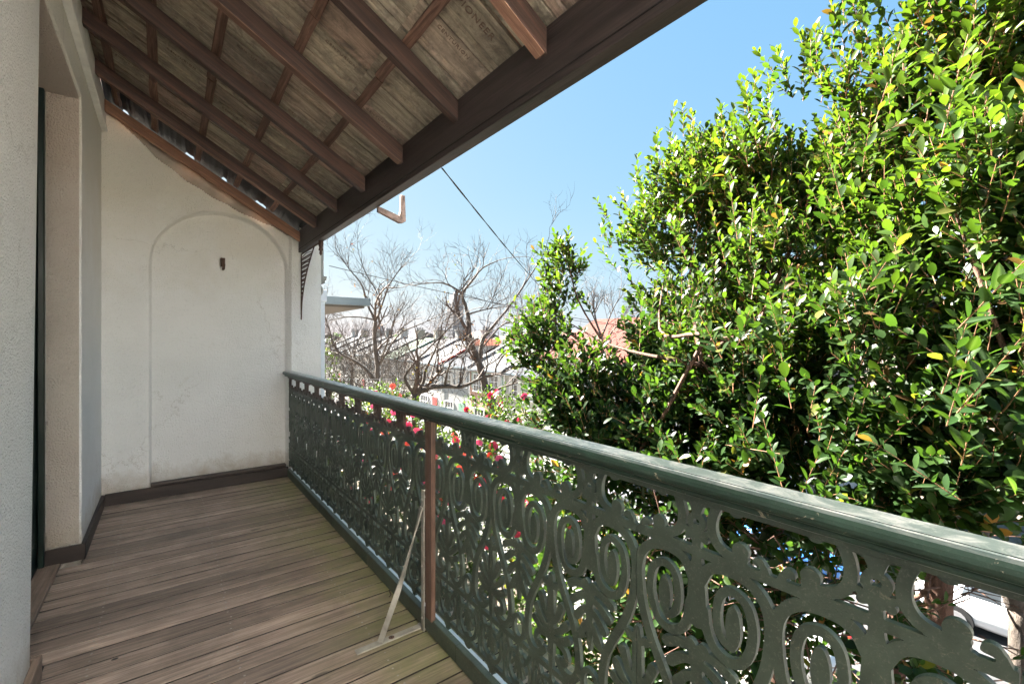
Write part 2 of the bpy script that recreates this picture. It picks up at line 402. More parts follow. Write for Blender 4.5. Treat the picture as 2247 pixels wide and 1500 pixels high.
# ---------------------------------------------------------------- balcony floor: boards one by one
floor = empty('balcony_floor'); setp(floor, 'weathered brown timber boards of the balcony floor', kind='structure')
pitch = .108
NB = 66
bevel_boards = []
for i in range(-41, NB - 22):
    y1 = 1.926 + i * pitch; y0 = y1 - pitch + .0092
    if y1 > 4.99: break
    x0 = -.595 if 2.60 < y0 and y1 < 3.86 else -.40
    if x0 < -.5: x0 = -.50
    mb = MB(); dz = rnd.uniform(-.0012, .0012)
    mb.box(x0, 1.345 + rnd.uniform(-.006, .006), y0, y1, -.024 + dz, dz)
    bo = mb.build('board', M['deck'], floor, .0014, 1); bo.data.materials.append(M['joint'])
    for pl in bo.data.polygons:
        if pl.normal.z < .5: pl.material_index = 1  # gap shade painted into the colour of the board sides
# joists under the boards
for x in (-.25, .25, .75, 1.28):
    box('joist', (x - .025, x + .025, -2.6, 4.99, -.20, -.027), M['deck_edge'], floor)
box('dark_underlay', (-.9, 1.30, -2.2, 4.99, -.26, -.205), M['black'], floor)  # black sheet added so no sunlit ground shows through the gaps
# nail heads
nb = MB()
for i in range(-10, 29):
    yc = 1.926 + i * pitch - pitch / 2
    if yc > 4.95: break
    for x in (-.25, .25, .75, 1.28):
        for s in (-.026, .026):
            px, py = x + rnd.uniform(-.006, .006), yc + s + rnd.uniform(-.004, .004)
            nb.add([(px + .0048 * cos(k * pi / 3), py + .0048 * sin(k * pi / 3), .0024) for k in range(6)], [tuple(range(6))])
setp(nb.build('nail_heads', M['steel'], floor), kind='stuff')
box('sill_board', (-.60, -.505, 2.62, 3.87, -.02, .006), M['deck_edge'], floor, .003)
box('doorway_slab', (-1.2, -.60, 2.3, 4.0, -.05, .002), plain('maroon threshold tile', (.10, .04, .035), .5), floor)
# a knot hole and scraps of dry leaf lying on the boards
kn = MB()
for (px, py, r) in ((252, 1446, .008), (640, 1120, .004)):
    d = 1.35 / ((py - 747) / FP); p = W(px, py, d)
    kn.add([(p[0] + r * 1.6 * cos(k * pi / 5), p[1] + r * sin(k * pi / 5), .0026) for k in range(10)], [tuple(range(10))])
kn.build('knot_hole', M['black'], floor)

# ---------------------------------------------------------------- house wall with the door opening
house = empty('house_wall', (0, 0, 0), 'white roughcast house wall with the door opening at the left', 'wall')
WX = -.415
mb = MB()
mb.prism([(-2.6, -.3), (2.52, -.3), (2.52, 0), (2.71, 2.9), (2.71, 3.75), (-2.6, 3.75)], 'x', -.90, WX)
mb.build('near_pier', M['stucco_near'], house, .010, 3)
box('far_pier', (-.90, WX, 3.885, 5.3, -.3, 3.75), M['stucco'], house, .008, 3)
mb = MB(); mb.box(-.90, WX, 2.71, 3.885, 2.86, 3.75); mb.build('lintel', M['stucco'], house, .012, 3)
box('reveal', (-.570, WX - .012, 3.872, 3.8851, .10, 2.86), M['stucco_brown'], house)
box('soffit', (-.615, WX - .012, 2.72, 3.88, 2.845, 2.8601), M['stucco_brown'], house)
nw = empty('bounce_wall', (0, -2.6, 0), 'added white wall behind the viewer bouncing sunlight into the balcony', 'wall')
box('bounce_slab', (-.9, 1.40, -2.5, -2.25, -4.3, 5.5), M['bounce_white'], nw)  # unseen wall added to bounce sunlight into the balcony
box('wall_plate', (WX, WX + .028, .22, 4.98, 3.07, 3.30), M['whitewood'], house, .004)
box('plate_bead', (WX, WX + .040, .22, 4.98, 3.055, 3.075), M['whitewood'], house, .004)
door = box('door', (-.68, -.605, 2.3, 3.872, 0, 2.86), M['darkgreen'], house)
for y in (3.84,): box('door_jamb', (-.60, -.572, 3.825, 3.8715, 0, 2.845), M['darkgreen'], house, .004)
for (z0, z1) in ((.2, .8), (.95, 1.7), (1.85, 2.6)):
    box('door_panel', (-.604, -.598, 2.75, 3.7, z0, z1), M['darkgreen'], house, .002)
box('skirting', (WX, WX + .022, 3.86, 4.96, 0, .095), M['skirt'], house, .003)
box('skirting', (-.60, WX + .022, 3.84, 3.862, 0, .095), M['skirt'], house, .003)
box('skirting', (WX, WX + .024, 1.0, 2.56, 0, .10), M['deck_edge'], house, .003)
box('skirting', (-.60, WX + .024, 2.561, 2.585, 0, .10), M['deck_edge'], house, .003)

# ---------------------------------------------------------------- end wall with the arched niche
endw = empty('end_wall', (0, 4.97, 0), 'roughcast end wall with the shallow arched niche', 'wall')
WY = 4.985
def curve_z(x):   # ragged top edge of the plaster, sagging below the rafter
    return float(np.interp(x, [-.42, -.379, -.25, -.071, .152, .339, .611, .844, 1.072], [3.27, 3.24, 3.128, 2.944, 2.776, 2.67, 2.549, 2.475, 2.36])) + .004 * math.sin(x * 31)
def niche_sdf(x, z):
    cx, w, spring = .435, .537, 2.025
    if z > spring:
        return (math.hypot(x - cx, (z - spring) / .945) - w)
    return abs(x - cx) - w
xs = np.concatenate([np.arange(-.42, 1.275, .0075), [1.28]]); zs = np.arange(-.02, 3.45, .009)
V = []; 
for x in xs:
    for z in zs:
        d = niche_sdf(x, z); dep = 0
        t = min(max((.006 - d) / .012, 0), 1); t = t * t * (3 - 2 * t)
        dep += .080 * t
        if z > curve_z(x) and x < 1.06: dep = .05
        # right nib: strip beyond the niche is set forward a little
        if x > .985: dep -= .045 * min((x - .985) / .014, 1)
        wob = .0035 * math.sin(x * 9 + z * 3.1) + .003 * math.sin(z * 7 - x * 4)
        V.append((x, WY + dep + wob - 4.97, z))
nz = len(zs)
ii, jj = np.meshgrid(np.arange(len(xs) - 1), np.arange(nz - 1), indexing='ij')
a = (ii * nz + jj).ravel(); a = a[[not (xs[i_] < 1.07 and zs[j_] > 2.475 + .592 * (1.06 - xs[i_]) - .03) for i_, j_ in zip(ii.ravel(), jj.ravel())]]
Fq = np.stack([a, a + nz, a + nz + 1, a + 1], 1)
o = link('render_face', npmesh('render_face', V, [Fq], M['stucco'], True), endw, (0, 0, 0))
mb = MB(); mb.prism([(-.9, -4.4), (1.279, -4.4), (1.279, 2.9), (1.08, 2.9), (1.08, 2.42), (-.42, 3.31), (-.9, 3.6)], 'y', WY + .09, WY + .33); mb.build('wall_core', M['stucco_grey'], endw)
box('wall_end', (1.262, 1.281, WY - .002, WY + .10, -.3, 3.6), M['stucco_grey'], endw)
mb = MB(); mb.box(-.9, 1.279, WY + .06, WY + .09, -4.4, -.02); mb.build('wall_core', M['stucco_grey'], endw)
# grey roughcast strip of the wall beyond the beam
box('grey_strip', (1.135, 1.285, WY - .030, WY - .006, -.2, 2.8), M['stucco_grey'], endw, .006, 2)
box('smooth_strip', (1.062, 1.128, WY - .024, WY - .006, -.2, 2.35), plain('off white smooth render', (.66, .64, .60), .85, 0, .15, 3, .4, 40), endw, .004, 2)
mb = MB(); mb.tube([(1.131, WY - .032, z) for z in (.95, 1.4, 1.9, 2.28)], .009, 8); mb.build('conduit', M['whitewood'], endw)
box('conduit_clip', (1.117, 1.145, WY - .043, WY - .012, 1.50, 1.515), M['whitewood'], endw, .002)
box('skirting', (-.393, .975, WY - .037, WY - .014, 0, .098), M['skirt'], endw, .003)
box('niche_ledge', (-.10, .955, WY - .030, WY + .030, .099, .128), M['skirt'], endw, .006, 2)
hk = empty('wall_hook', (.335, WY - .0, 2.09), 'small dark iron stub sticking out of the arched niche', 'hook')
p = W(489, 580, (WY + .02) / (cos(YAW) - sin(YAW) * (489 - 1123.5) / FP)); hk.location = p
mb = MB(); mb.tube([(0, .03, .02), (0, -.03, .02), (.004, -.045, -.005), (.002, -.04, -.045), (.0, -.02, -.05)], [.011, .012, .013, .012, .010], 8)
mb.build('stub', M['rustiron'], hk, loc=(0, 0, 0))
mb = MB(); mb.box(-.018, .018, -.01, .03, -.02, .06); mb.build('back_plate', M['rustiron'], hk, .002, loc=(0, 0, 0))

# ---------------------------------------------------------------- roof: tiles, battens, rafters, beam
roof = empty('balcony_roof', (0, 0, 0), 'lean-to tiled balcony roof on stained rafters seen from below', 'roof')
SL = .592
def zt(x): return 2.475 + SL * (1.06 - x)
ANG = math.atan(SL)
def rafter(yc, mat, w=.046, x0=-.387, x1=1.063):
    mb = MB(); dz0, dz1 = -.028, -.128
    prof = [(x0, zt(x0) + dz0), (x1, zt(x1) + dz0), (x1, zt(x1) + dz1 + .004), (x0, zt(x0) + dz1)]
    # slight wander along the length
    o = mb.prism(prof, 'y', yc - w / 2, yc + w / 2).build('rafter', mat, roof, .003, 1)
    return o
RY = [4.265, 3.655, 3.04, 2.43, 1.82, 1.215, .61]
for i, y in enumerate(RY): rafter(y, M['rafter'])
# paler sawn underside strips on some rafters
for y, mt in ((4.265, 'rafter_pale'), (3.04, 'rafter'), (2.43, 'rafter_pale'), (1.215, 'rafter_pale')):
    x0, x1 = -.38, 1.05
    mb = MB(); mb.prism([(x0, zt(x0) - .1285), (x1, zt(x1) - .1265), (x1, zt(x1) - .1315), (x0, zt(x0) - .1325)], 'y', y - .0225, y + .0225)
    mb.build('rafter_face', M[mt], roof)
M['rafter_wall'] = wood('orange wall rafter', (.30, .145, .075), (.17, .08, .045), (.07, .035, .022), 'x', .6, 22, dirt=.25, pre=(0, -math.atan(.592), 0))
mbx = MB(); x0, x1 = -.387, 1.063
mbx.prism([(x0, zt(x0) - .05), (x1, zt(x1) - .05), (x1, zt(x1) - .145), (x0, zt(x0) - .145)], 'y', 4.86, 4.90).build('rafter', M['rafter_wall'], roof, .003, 1)
BX = [.822, .530, .2325, -.058, -.30]
for x in BX:
    segs = []
    y = .28
    while y < 4.88:
        L = rnd.choice((1.22, 1.83)); y2 = min(y + L, 4.89)
        off = rnd.uniform(-.004, .004); mb = MB()
        c, s = cos(ANG), sin(ANG)
        w = .021
        pts = []
        for (a_, b_) in ((-w, -.026), (w, -.026), (w, -.002), (-w, -.002)):
            pts.append((x + off + a_ * c + b_ * s, zt(x + off) - a_ * s + b_ * c))
        # uneven sawn edges
        n = 10; v = []; f = []
        for k in range(n + 1):
            yy = y + .003 + (y2 - y - .006) * k / n
            for (px, pz) in pts: v.append((px + rnd.uniform(-.003, .003), yy, pz + rnd.uniform(-.002, .001)))
        for k in range(n):
            for q in range(4): f.append((k * 4 + q, k * 4 + (q + 1) % 4, (k + 1) * 4 + (q + 1) % 4, (k + 1) * 4 + q))
        f.append((0, 1, 2, 3)); f.append(tuple(n * 4 + q for q in (3, 2, 1, 0)))
        mb.add(v, f); mb.build('batten', M['batten'], roof); y = y2
# tiles: local x down the slope, y along the eaves
def tile_mesh(kind):
    c, s = cos(ANG), -sin(ANG)
    L = .335 + .07
    if kind == 0: prof = [(0, 0), (.138, 0), (.144, .010), (.152, .010), (.157, .002), (.186, .002), (.186, .014), (.191, .014)]
    else: prof = [(0, .004), (.03, .004), (.034, 0), (.120, 0), (.124, .005), (.134, .005), (.140, .012), (.150, .012), (.156, .001), (.191, .001)]
    v = []; f = []; n = len(prof); T = .030
    for t in (0, L):
        lift = .016 * (t / L)   # overlap
        for (y, z) in prof: v.append((t, y, z + .0 - lift * 0))
        v.append((t, prof[-1][0], T)); v.append((t, prof[0][0], T))
    m = n + 2
    for k in range(m): f.append((k, (k + 1) % m, m + (k + 1) % m, m + k))
    f.append(tuple(reversed(range(m)))); f.append(tuple(range(m, 2 * m)))
    return mesh('tile', v, f, M['tile'])
tms = [tile_mesh(0), tile_mesh(1)]
for me in tms:
    bm = bmesh.new(); bm.from_mesh(me); bmesh.ops.recalc_face_normals(bm, faces=bm.faces); bm.to_mesh(me); bm.free()
rows = [1.085] + BX      # lower edge x of each row
tiles = []
for ri, xl in enumerate(rows):
    xu = xl - .292
    for k in range(2, 25):
        y = k * .2015 - .03 + rnd.uniform(-.002, .002)
        if y > 4.36: continue
        o = bpy.data.objects.new('tile', tms[rnd.random() < .35]); COL.objects.link(o); o.parent = roof
        lift = .0
        o.location = (xu - .02, y, zt(xu - .02) + lift + rnd.uniform(0, .003))
        o.rotation_euler = (rnd.uniform(-.006, .006), ANG - .030 + rnd.uniform(-.006, .006), rnd.uniform(-.004, .004))
        tiles.append((ri, k, o))
# embossed maker's names on a few tiles
def emboss(parent, text, x, y, size):
    cu = bpy.data.curves.new('lettering', 'FONT'); cu.body = text; cu.size = size; cu.extrude = .0012; cu.align_x = 'CENTER'
    cu.materials.append(M['tile_letter']); cu.space_character = 1.15; cu.resolution_u = 3
    o = bpy.data.objects.new('lettering', cu); COL.objects.link(o); o.parent = parent
    # read from below, running down the slope
    o.matrix_local = Matrix.Translation((x, y, -.0008)) @ Matrix(((1, 0, 0, 0), (0, -1, 0, 0), (0, 0, -1, 0), (0, 0, 0, 1)))
    return o
for (ri, k, o) in tiles:
    if ri == 0 and k == 7: emboss(o, 'PIONEER', .18, .075, .042)
    elif ri == 0 and k == 6: emboss(o, 'PIONEER', .18, .075, .042)
    elif (ri + k) % 4 == 0 and ri < 5: emboss(o, 'CENTURION', .18, .04, .026)
# dark flashing closing the gap beside the end wall, torn so that the sky shows
fl = MB(); n = 60; v = []; f = []
for k in range(n + 1):
    x = -.40 + 1.50 * k / n
    e = 5.12 - (.17 if k in (5, 6, 22, 23, 24, 33, 34, 44, 45, 46, 47) else 0)
    v += [(x, 4.52, zt(x) + .02), (x, 4.70, zt(x) + .045 + rnd.uniform(-.008, .008)), (x, e, zt(x) + .002 + rnd.uniform(-.004, .004))]
for k in range(n):
    for q in range(2): f.append((k * 3 + q, k * 3 + 3 + q, k * 3 + 4 + q, k * 3 + 1 + q))
fl.add(v, f); o = fl.build('flashing', M['lead'], roof, loc=None)
mb = MB(); x0, x1 = -.40, 1.06
mb.prism([(x0, zt(x0) - .20), (-.1, zt(-.1) - .33), (.15, zt(.15) - .36), (.30, zt(.30) - .36), (.5, zt(.5) - .235), (.8, zt(.8) - .16), (x1, zt(x1) - .10), (x1, zt(x1) - .04), (x0, zt(x0) - .04)], 'y', 5.004, 5.024).build('packing', plain('grey brown packing board', (.30, .26, .21), .9, 0, .2, 8, .3, 40), roof)
# beam
mb = MB(); mb.box(1.064, 1.124, -2.55, WY - .03, 2.233, 2.452); mb.build('beam', M['beam'], roof, .004, 2)
mb = MB(); mb.box(1.0615, 1.0665, -2.6, WY - .032, 2.262, 2.266); mb.build('beam_groove', M['black'], roof)
# upper roof over the house and the outside eaves course, so the sun is kept off the balcony
mb = MB(); mb.prism([(1.15, zt(1.15) + .06), (-5.5, zt(-5.5) + .06), (-5.5, zt(-5.5) + .02), (1.15, zt(1.15) + .034)], 'y', .22, 4.54)  # roof cut short above the camera to let light in
mb.build('roof_covering', plain('terracotta roof outside', (.30, .12, .07), .85, 0, .2, 6), roof)
mb = MB(); mb.prism([(-.55, zt(-.55) + .06), (-5.5, zt(-5.5) + .06), (-5.5, zt(-5.5) + .02), (-.55, zt(-.55) + .034)], 'y', 4.541, 5.25)
mb.build('roof_covering', M['lead'], roof)
mb = MB(); mb.prism([(1.15, zt(1.15) + .17), (-.56, zt(-.56) + .17), (-.56, zt(-.56) + .06), (1.15, zt(1.15) + .06)], 'y', 4.54, 4.80)  # unseen strip added to stop sun passing the flashing slits
mb.build('sun_block', bpy.data.materials['terracotta roof outside'], roof)
mb = MB(); mb.box(-5.5, -.905, -2.6, 5.3, -4.3, 3.5); mb.build('house_core', M['black'], house)
mb = MB(); mb.box(-.9, WX - .002, -2.6, 5.3, -4.3, -.30); mb.build('lower_wall', M['stucco'], house)

# fretwork corner bracket and pendant at the end of the beam
fb = empty('fretwork_bracket', (1.09, 4.94, 2.2), 'rusty cast iron lace bracket under the far end of the beam', 'bracket')
mb = MB()
def fbp(a, b): return (0.0, -a, b)     # a out from the wall, b height relative to beam underside
curve = [(.012 + .50 * (t ** 2.1), .02 - .64 * (1 - t) ** 1.0) for t in np.linspace(0, 1, 14)]
mb.tube([fbp(a, b) for a, b in curve], .006, 6)
mb.tube([fbp(.006, .02), fbp(.006, -.64)], .006, 6)
mb.tube([fbp(.0, .018), fbp(.76, .018)], .007, 6)
for i in range(12):
    b = -.02 - i * .042; tt = 1 - (-b + .02) / .64
    a = .012 + .50 * max(tt, .02) ** 2.1
    mb.tube([fbp(.006, b), fbp(a * .5, b + .02 * (-1) ** i), fbp(a, b)], .0035, 5)
    if a > .04:
        for q in range(int(a / .035)):
            cx = .02 + q * .035; pts = [fbp(cx + .012 * cos(w), b - .02 + .012 * sin(w)) for w in np.linspace(0, 5.2, 8)]
            mb.tube(pts, .0035, 5)
mb.build('lace', M['rustiron'], fb, loc=(0, 0, 0))
mb = MB(); mb.tube([(0, -.73, .03), (0, -.73, -.005), (0, -.73, -.03), (0, -.73, -.055), (0, -.73, -.06), (0, -.73, -.085), (0, -.73, -.10)], [.02, .022, .014, .020, .010, .013, .004], 10)
mb.build('pendant', M['rustiron'], fb, smooth=True, loc=(0, 0, 0))

# rusty frame bracket hanging outside the beam
gb = empty('gutter_bracket', (1.125, 2.93, 2.2), 'rusty peeling L-shaped metal bracket outside the beam against the sky', 'bracket')
mb = MB(); mb.prism([(-.01, .035), (.165, -.012), (.165, -.048), (.14, -.052), (-.01, .0)], 'y', -.016, .016)
peel = plain('peeling rusty paint', (.36, .25, .21), .8, 0, .5, 30, .5, 90)
mb.build('arm', peel, gb, .003, loc=(0, 0, 0))
mb = MB(); mb.prism([(.165, -.048), (.185, -.035), (.178, .14), (.150, .14), (.148, .03), (.138, -.005), (.14, -.04)], 'y', -.015, .015)
mb.build('upright', peel, gb, .003, loc=(0, 0, 0))

# ---------------------------------------------------------------- balustrade
bal = empty('balustrade', (.985, 0, 0), 'green cast iron balustrade of spirals and palmettes under a worn timber handrail', 'balustrade')
P_ = .335
def cap(px, pz, ax, az, bx, bz, r0, r1):
    dx, dz = bx - ax, bz - az; L2 = dx * dx + dz * dz
    t = np.clip(((px - ax) * dx + (pz - az) * dz) / L2, 0, 1)
    return np.hypot(px - ax - t * dx, pz - az - t * dz) - (r0 + (r1 - r0) * t)
def catmull(P, n=6):
    P = [np.array(p) for p in P]; P = [2 * P[0] - P[1]] + P + [2 * P[-1] - P[-2]]; out = []
    for i in range(1, len(P) - 2):
        for k in range(n):
            t = k / n; a, b, c, d = P[i - 1:i + 3]
            out.append(.5 * ((2 * b) + (c - a) * t + (2 * a - 5 * b + 4 * c - d) * t * t + (-a + 3 * b - 3 * c + d) * t ** 3))
    out.append(P[-2]); return out
def stroke(px, pz, pts, r0, r1=None):
    r1 = r0 if r1 is None else r1; q = catmull(pts); m = len(q) - 1; d = None
    for i in range(m):
        e = cap(px, pz, *q[i], *q[i + 1], r0 + (r1 - r0) * i / m, r0 + (r1 - r0) * (i + 1) / m)
        d = e if d is None else np.minimum(d, e)
    return d
def disc(px, pz, cx, cz, rx, rz=None):
    rz = rz or rx; k = np.hypot((px - cx) / rx, (pz - cz) / rz); return (k - 1) * min(rx, rz)
def panel_field(S, Z):
    s = np.abs(((S + P_ / 2) % P_) - P_ / 2); t = P_ / 2 - s; h = P_ / 2
    D = []
    A = D.append
    # neck
    A(stroke(s, Z, [(.060, 1.000), (.044, .968), (.037, .940), (.040, .912), (.056, .890), (.088, .878)], .0105))
    A(disc(s, Z, 0, .998, .060, .030))
    A(np.maximum(disc(s, Z, 0, .930, .023), -disc(s, Z, 0, .930, .008)))
    A(cap(s, Z, 0, .955, 0, .975, .012, .02)); A(cap(s, Z, 0, .915, 0, .862, .010, .011))
    A(cap(s, Z, 0, .905, .021, .894, .008, .008)); A(cap(s, Z, .014, .905, .034, .912, .006, .006))
    # pendants under the rail
    A(disc(s, Z, .092, .984, .0165)); A(cap(s, Z, .06, .995, .12, .995, .006, .006))
    # bumps and bar
    A(disc(s, Z, .101, .899, .0175)); A(disc(s, Z, .139, .887, .0125)); A(cap(s, Z, .101, .89, .108, .868, .014, .016)); A(cap(s, Z, .148, .882, .152, .868, .008, .010))
    A(np.abs(Z - .862) - .0105)
    # arch, S-curve and lower U
    A(stroke(s, Z, [(.012, .800), (.030, .832), (.062, .845), (.108, .842), (.143, .820), (.160, .783), (.161, .730), (.151, .668), (.126, .600), (.090, .535),
                    (.062, .478), (.049, .425), (.047, .385), (.052, .352), (.067, .330), (.090, .321), (.116, .328), (.136, .348)], .0118))
    A(cap(s, Z, h, .80, h, .70, .007, .007))
    # stem and spiral
    A(cap(s, Z, 0, .86, 0, .80, .010, .018)); A(cap(s, Z, 0, .80, 0, .712, .020, .026))
    A(stroke(s, Z, [(.018, .735), (.024, .695), (.042, .662), (.074, .648), (.104, .660), (.122, .698), (.1265, .745), (.114, .788), (.083, .804), (.058, .788), (.0485, .748), (.052, .708), (.066, .686), (.082, .682)], .0112, .0085))
    A(disc(s, Z, .085, .727, .0165, .047))
    # hanging palmette
    A(cap(s, Z, .016, .640, 0, .612, .014, .014)); A(cap(s, Z, 0, .628, 0, .500, .015, .012)); A(cap(s, Z, 0, .500, 0, .452, .012, .004))
    for (a, b, c, d_) in ((.008, .632, .080, .614), (.006, .606, .068, .572), (.004, .572, .052, .530), (.002, .535, .034, .487)):
        A(stroke(s, Z, [(a, b), ((a + c) * .52, (b + d_) * .5 + .006), (c, d_)], .009, .0125))
    A(cap(s, Z, .022, .487, .052, .472, .008, .009))
    # link ring
    A(np.maximum(disc(s, Z, 0, .352, .038, .047), -disc(s, Z, 0, .353, .021, .031)))
    # rising palmette on the other axis
    A(cap(t, Z, 0, .600, 0, .570, .010, .015)); A(cap(t, Z, 0, .57, 0, .41, .015, .016)); A(cap(t, Z, 0, .41, 0, .31, .016, .008))
    A(disc(t, Z, .026, .576, .012)); A(cap(t, Z, 0, .566, .024, .574, .008, .008))
    for (a, b, c, d_) in ((.004, .450, .047, .519), (.004, .425, .069, .472), (.004, .408, .078, .430)):
        A(stroke(t, Z, [(a, b), ((a + c) * .5 + .004, (b + d_) * .5 - .006), (c, d_)], .007, .0135))
    A(stroke(t, Z, [(.006, .402), (.034, .402), (.062, .392), (.073, .370), (.063, .352), (.052, .358)], .009, .0105))
    # lower bar and frieze
    A(np.abs(Z - .300) - .0095)
    q = np.abs(((S + P_ / 4) % (P_ / 2)) - P_ / 4); hq = P_ / 4
    ring = np.abs(disc(q, Z, 0, .213, .063, .070)) - .0075
    A(np.maximum(ring, Z - .262)); A(cap(q, Z, .052, .258, .066, .292, .0085, .007))
    A(disc(q, Z, 0, .262, .013)); A(cap(q, Z, 0, .262, 0, .295, .006, .006))
    A(cap(q, Z, 0, .255, 0, .178, .006, .008)); A(cap(q, Z, 0, .25, .022, .186, .005, .007)); A(cap(q, Z, 0, .252, .038, .210, .005, .007))
    A(stroke(q, Z, [(.006, .258), (.028, .262), (.040, .250), (.034, .238)], .006))
    A(cap(q, Z, hq, .29, hq, .13, .005, .006)); A(disc(q, Z, hq, .205, .010, .018)); A(disc(q, Z, hq, .262, .012, .010))
    A(np.abs(Z - .127) - .009); A(cap(q, Z, 0, .145, 0, .13, .02, .03)); A(cap(q, Z, hq, .15, hq, .13, .006, .014))
    A(np.maximum(np.abs(Z - .107) - .014, np.abs(t) - .012))
    d = np.minimum.reduce(D)
    # slots
    d = np.maximum(d, -cap(s, Z, .120, .879, .140, .877, .0045, .0035))
    return np.maximum(d, Z - 1.0)
def panel_mesh(s0, s1, name, brk=None):
    h = .0031; ns = int(round((s1 - s0) / h)); nzz = int(round((1.0 - .09) / h))
    ss = np.linspace(s0, s1, ns + 1); zz = np.linspace(.09, 1.003, nzz + 1)
    S, Z = np.meshgrid(ss, zz, indexing='ij'); D = panel_field(S, Z)
    # seams: shave the ends
    D = np.maximum(D, (s0 + .0012) - S); D = np.maximum(D, S - (s1 - .0012))
    D[np.abs(D) < 1e-6] = 1e-6
    verts = {}; VL = []
    def vid(key, pos):
        if key not in verts: verts[key] = len(VL); VL.append(pos)
        return verts[key]
    def corner(i, j): return vid(('c', i, j), (ss[i], zz[j]))
    def edge(i, j, i2, j2):
        a, b = D[i, j], D[i2, j2]; tt = min(max(a / (a - b), .02), .98)
        return vid(('e', i, j, i2, j2), (ss[i] + (ss[i2] - ss[i]) * tt, zz[j] + (zz[j2] - zz[j]) * tt))
    polys = []; bedges = []
    IN = D < 0
    cnt = IN[:-1, :-1].astype(int) + IN[1:, :-1] + IN[1:, 1:] + IN[:-1, 1:]
    for j in range(nzz):
        i = 0
        while i < ns:
            c = cnt[i, j]
            if c == 0: i += 1; continue
            if c == 4:
                k = i
                while k + 1 < ns and cnt[k + 1, j] == 4 and k - i < 3: k += 1
                # keep every lattice vertex so that neighbours match
                polys.append([corner(q, j) for q in range(i, k + 2)] + [corner(q, j + 1) for q in range(k + 1, i - 1, -1)])
                i = k + 1; continue
            cs = [(i, j), (i + 1, j), (i + 1, j + 1), (i, j + 1)]; poly = []; tags = []
            for q in range(4):
                A0, B0 = cs[q], cs[(q + 1) % 4]
                if IN[A0]: poly.append(corner(*A0)); tags.append('c')
                if IN[A0] != IN[B0]:
                    lo, hi = (A0, B0) if A0 < B0 else (B0, A0)
                    poly.append(edge(*lo, *hi)); tags.append('out' if IN[A0] else 'in')
            if c == 2 and IN[cs[0]] == IN[cs[2]]:
                # ambiguous saddle: keep joined
                pass
            if len(poly) >= 3:
                polys.append(poly)
                for q in range(len(poly)):
                    if tags[q] == 'out' and tags[(q + 1) % len(poly)] == 'in': bedges.append((poly[q], poly[(q + 1) % len(poly)]))
            i += 1
    n = len(VL); T = .0065; V3 = [(-T, y, z) for y, z in VL] + [(T, y, z) for y, z in VL]
    F3 = [tuple(reversed(p)) for p in polys] + [tuple(v + n for v in p) for p in polys]
    F3 += [(a_, b_, b_ + n, a_ + n) for a_, b_ in bedges]
    me = mesh(name, V3, F3, M['iron']); return me
pm2 = panel_mesh(-P_ / 2, 1.5 * P_, 'panel')          # two motifs per casting
for k in range(-5, 5):
    o = bpy.data.objects.new('panel', pm2); COL.objects.link(o); o.parent = bal
    o.location = (0, 1.4175 + .67 * k + P_ / 2, 0)
o = bpy.data.objects.new('panel', panel_mesh(-P_ / 2, .02, 'panel')); COL.objects.link(o); o.parent = bal
o.location = (0, 1.4175 + .67 * 5 + P_ / 2, 0)
# handrail: timber with a flat worn top, a roll on the inside and a small bead
pr = [(1.012, 1.046), (.9465, 1.0475), (.9462, 1.0440), (.9440, 1.0440), (.9432, 1.0472), (.938, 1.0462), (.931, 1.042), (.926, 1.0355), (.9245, 1.028), (.926, 1.021), (.9305, 1.0155),
      (.9365, 1.0125), (.942, 1.0105), (.9445, 1.007), (.9425, 1.003), (.9435, .9985), (.9485, .9955), (.955, .9952), (1.005, .9952), (1.012, .999), (1.02, 1.012), (1.022, 1.028), (1.018, 1.040)]
ys = np.concatenate([np.arange(-2.6, 4.95, .25), [4.965]])
v = []; f = []; n = len(pr)
for y in ys:
    wz = .002 * math.sin(y * 1.7); 
    for (x, z) in pr: v.append((x + .0015 * math.sin(y * 2.3), y, z + wz))
for k in range(len(ys) - 1):
    for q in range(n): f.append((k * n + q, k * n + (q + 1) % n, (k + 1) * n + (q + 1) % n, (k + 1) * n + q))
f.append(tuple(range(n))); f.append(tuple(reversed(range((len(ys) - 1) * n, len(ys) * n))))
MB().add(v, f).build('handrail', M['railpaint'], bal)
box('sub_rail', (.968, 1.004, -2.6, 4.955, .979, .9955), M['iron'], bal, .001)
# bottom rail with a zinc strip on the outer edge, in lengths
y = -2.55
while y < 4.9:
    L = 1.05; y2 = min(y + L, 4.945)
    if abs(y2 - 1.9) < .2: y2 = 1.88
    d = rnd.uniform(-.002, .002)
    box('bottom_rail', (.962 + d, .990 + d, y + .002, y2, .006, .080), M['iron'], bal, .003, 2)
    y = y2
box('bottom_strip', (.9905, 1.012, -2.55, 1.42, .062, .0815), M['galv'], bal, .001)
box('bottom_strip', (.9905, 1.004, 1.424, 4.945, .058, .0805), M['galv'], bal, .001)
# timber cover post
mb = MB(); mb.prism([(.957, 1.862), (.962, 1.858), (.9775, 1.858), (.9775, 1.922), (.962, 1.922), (.957, 1.918), (.9595, 1.89)], 'z', .075, .979)
mb.build('post', M['redpost'], bal)

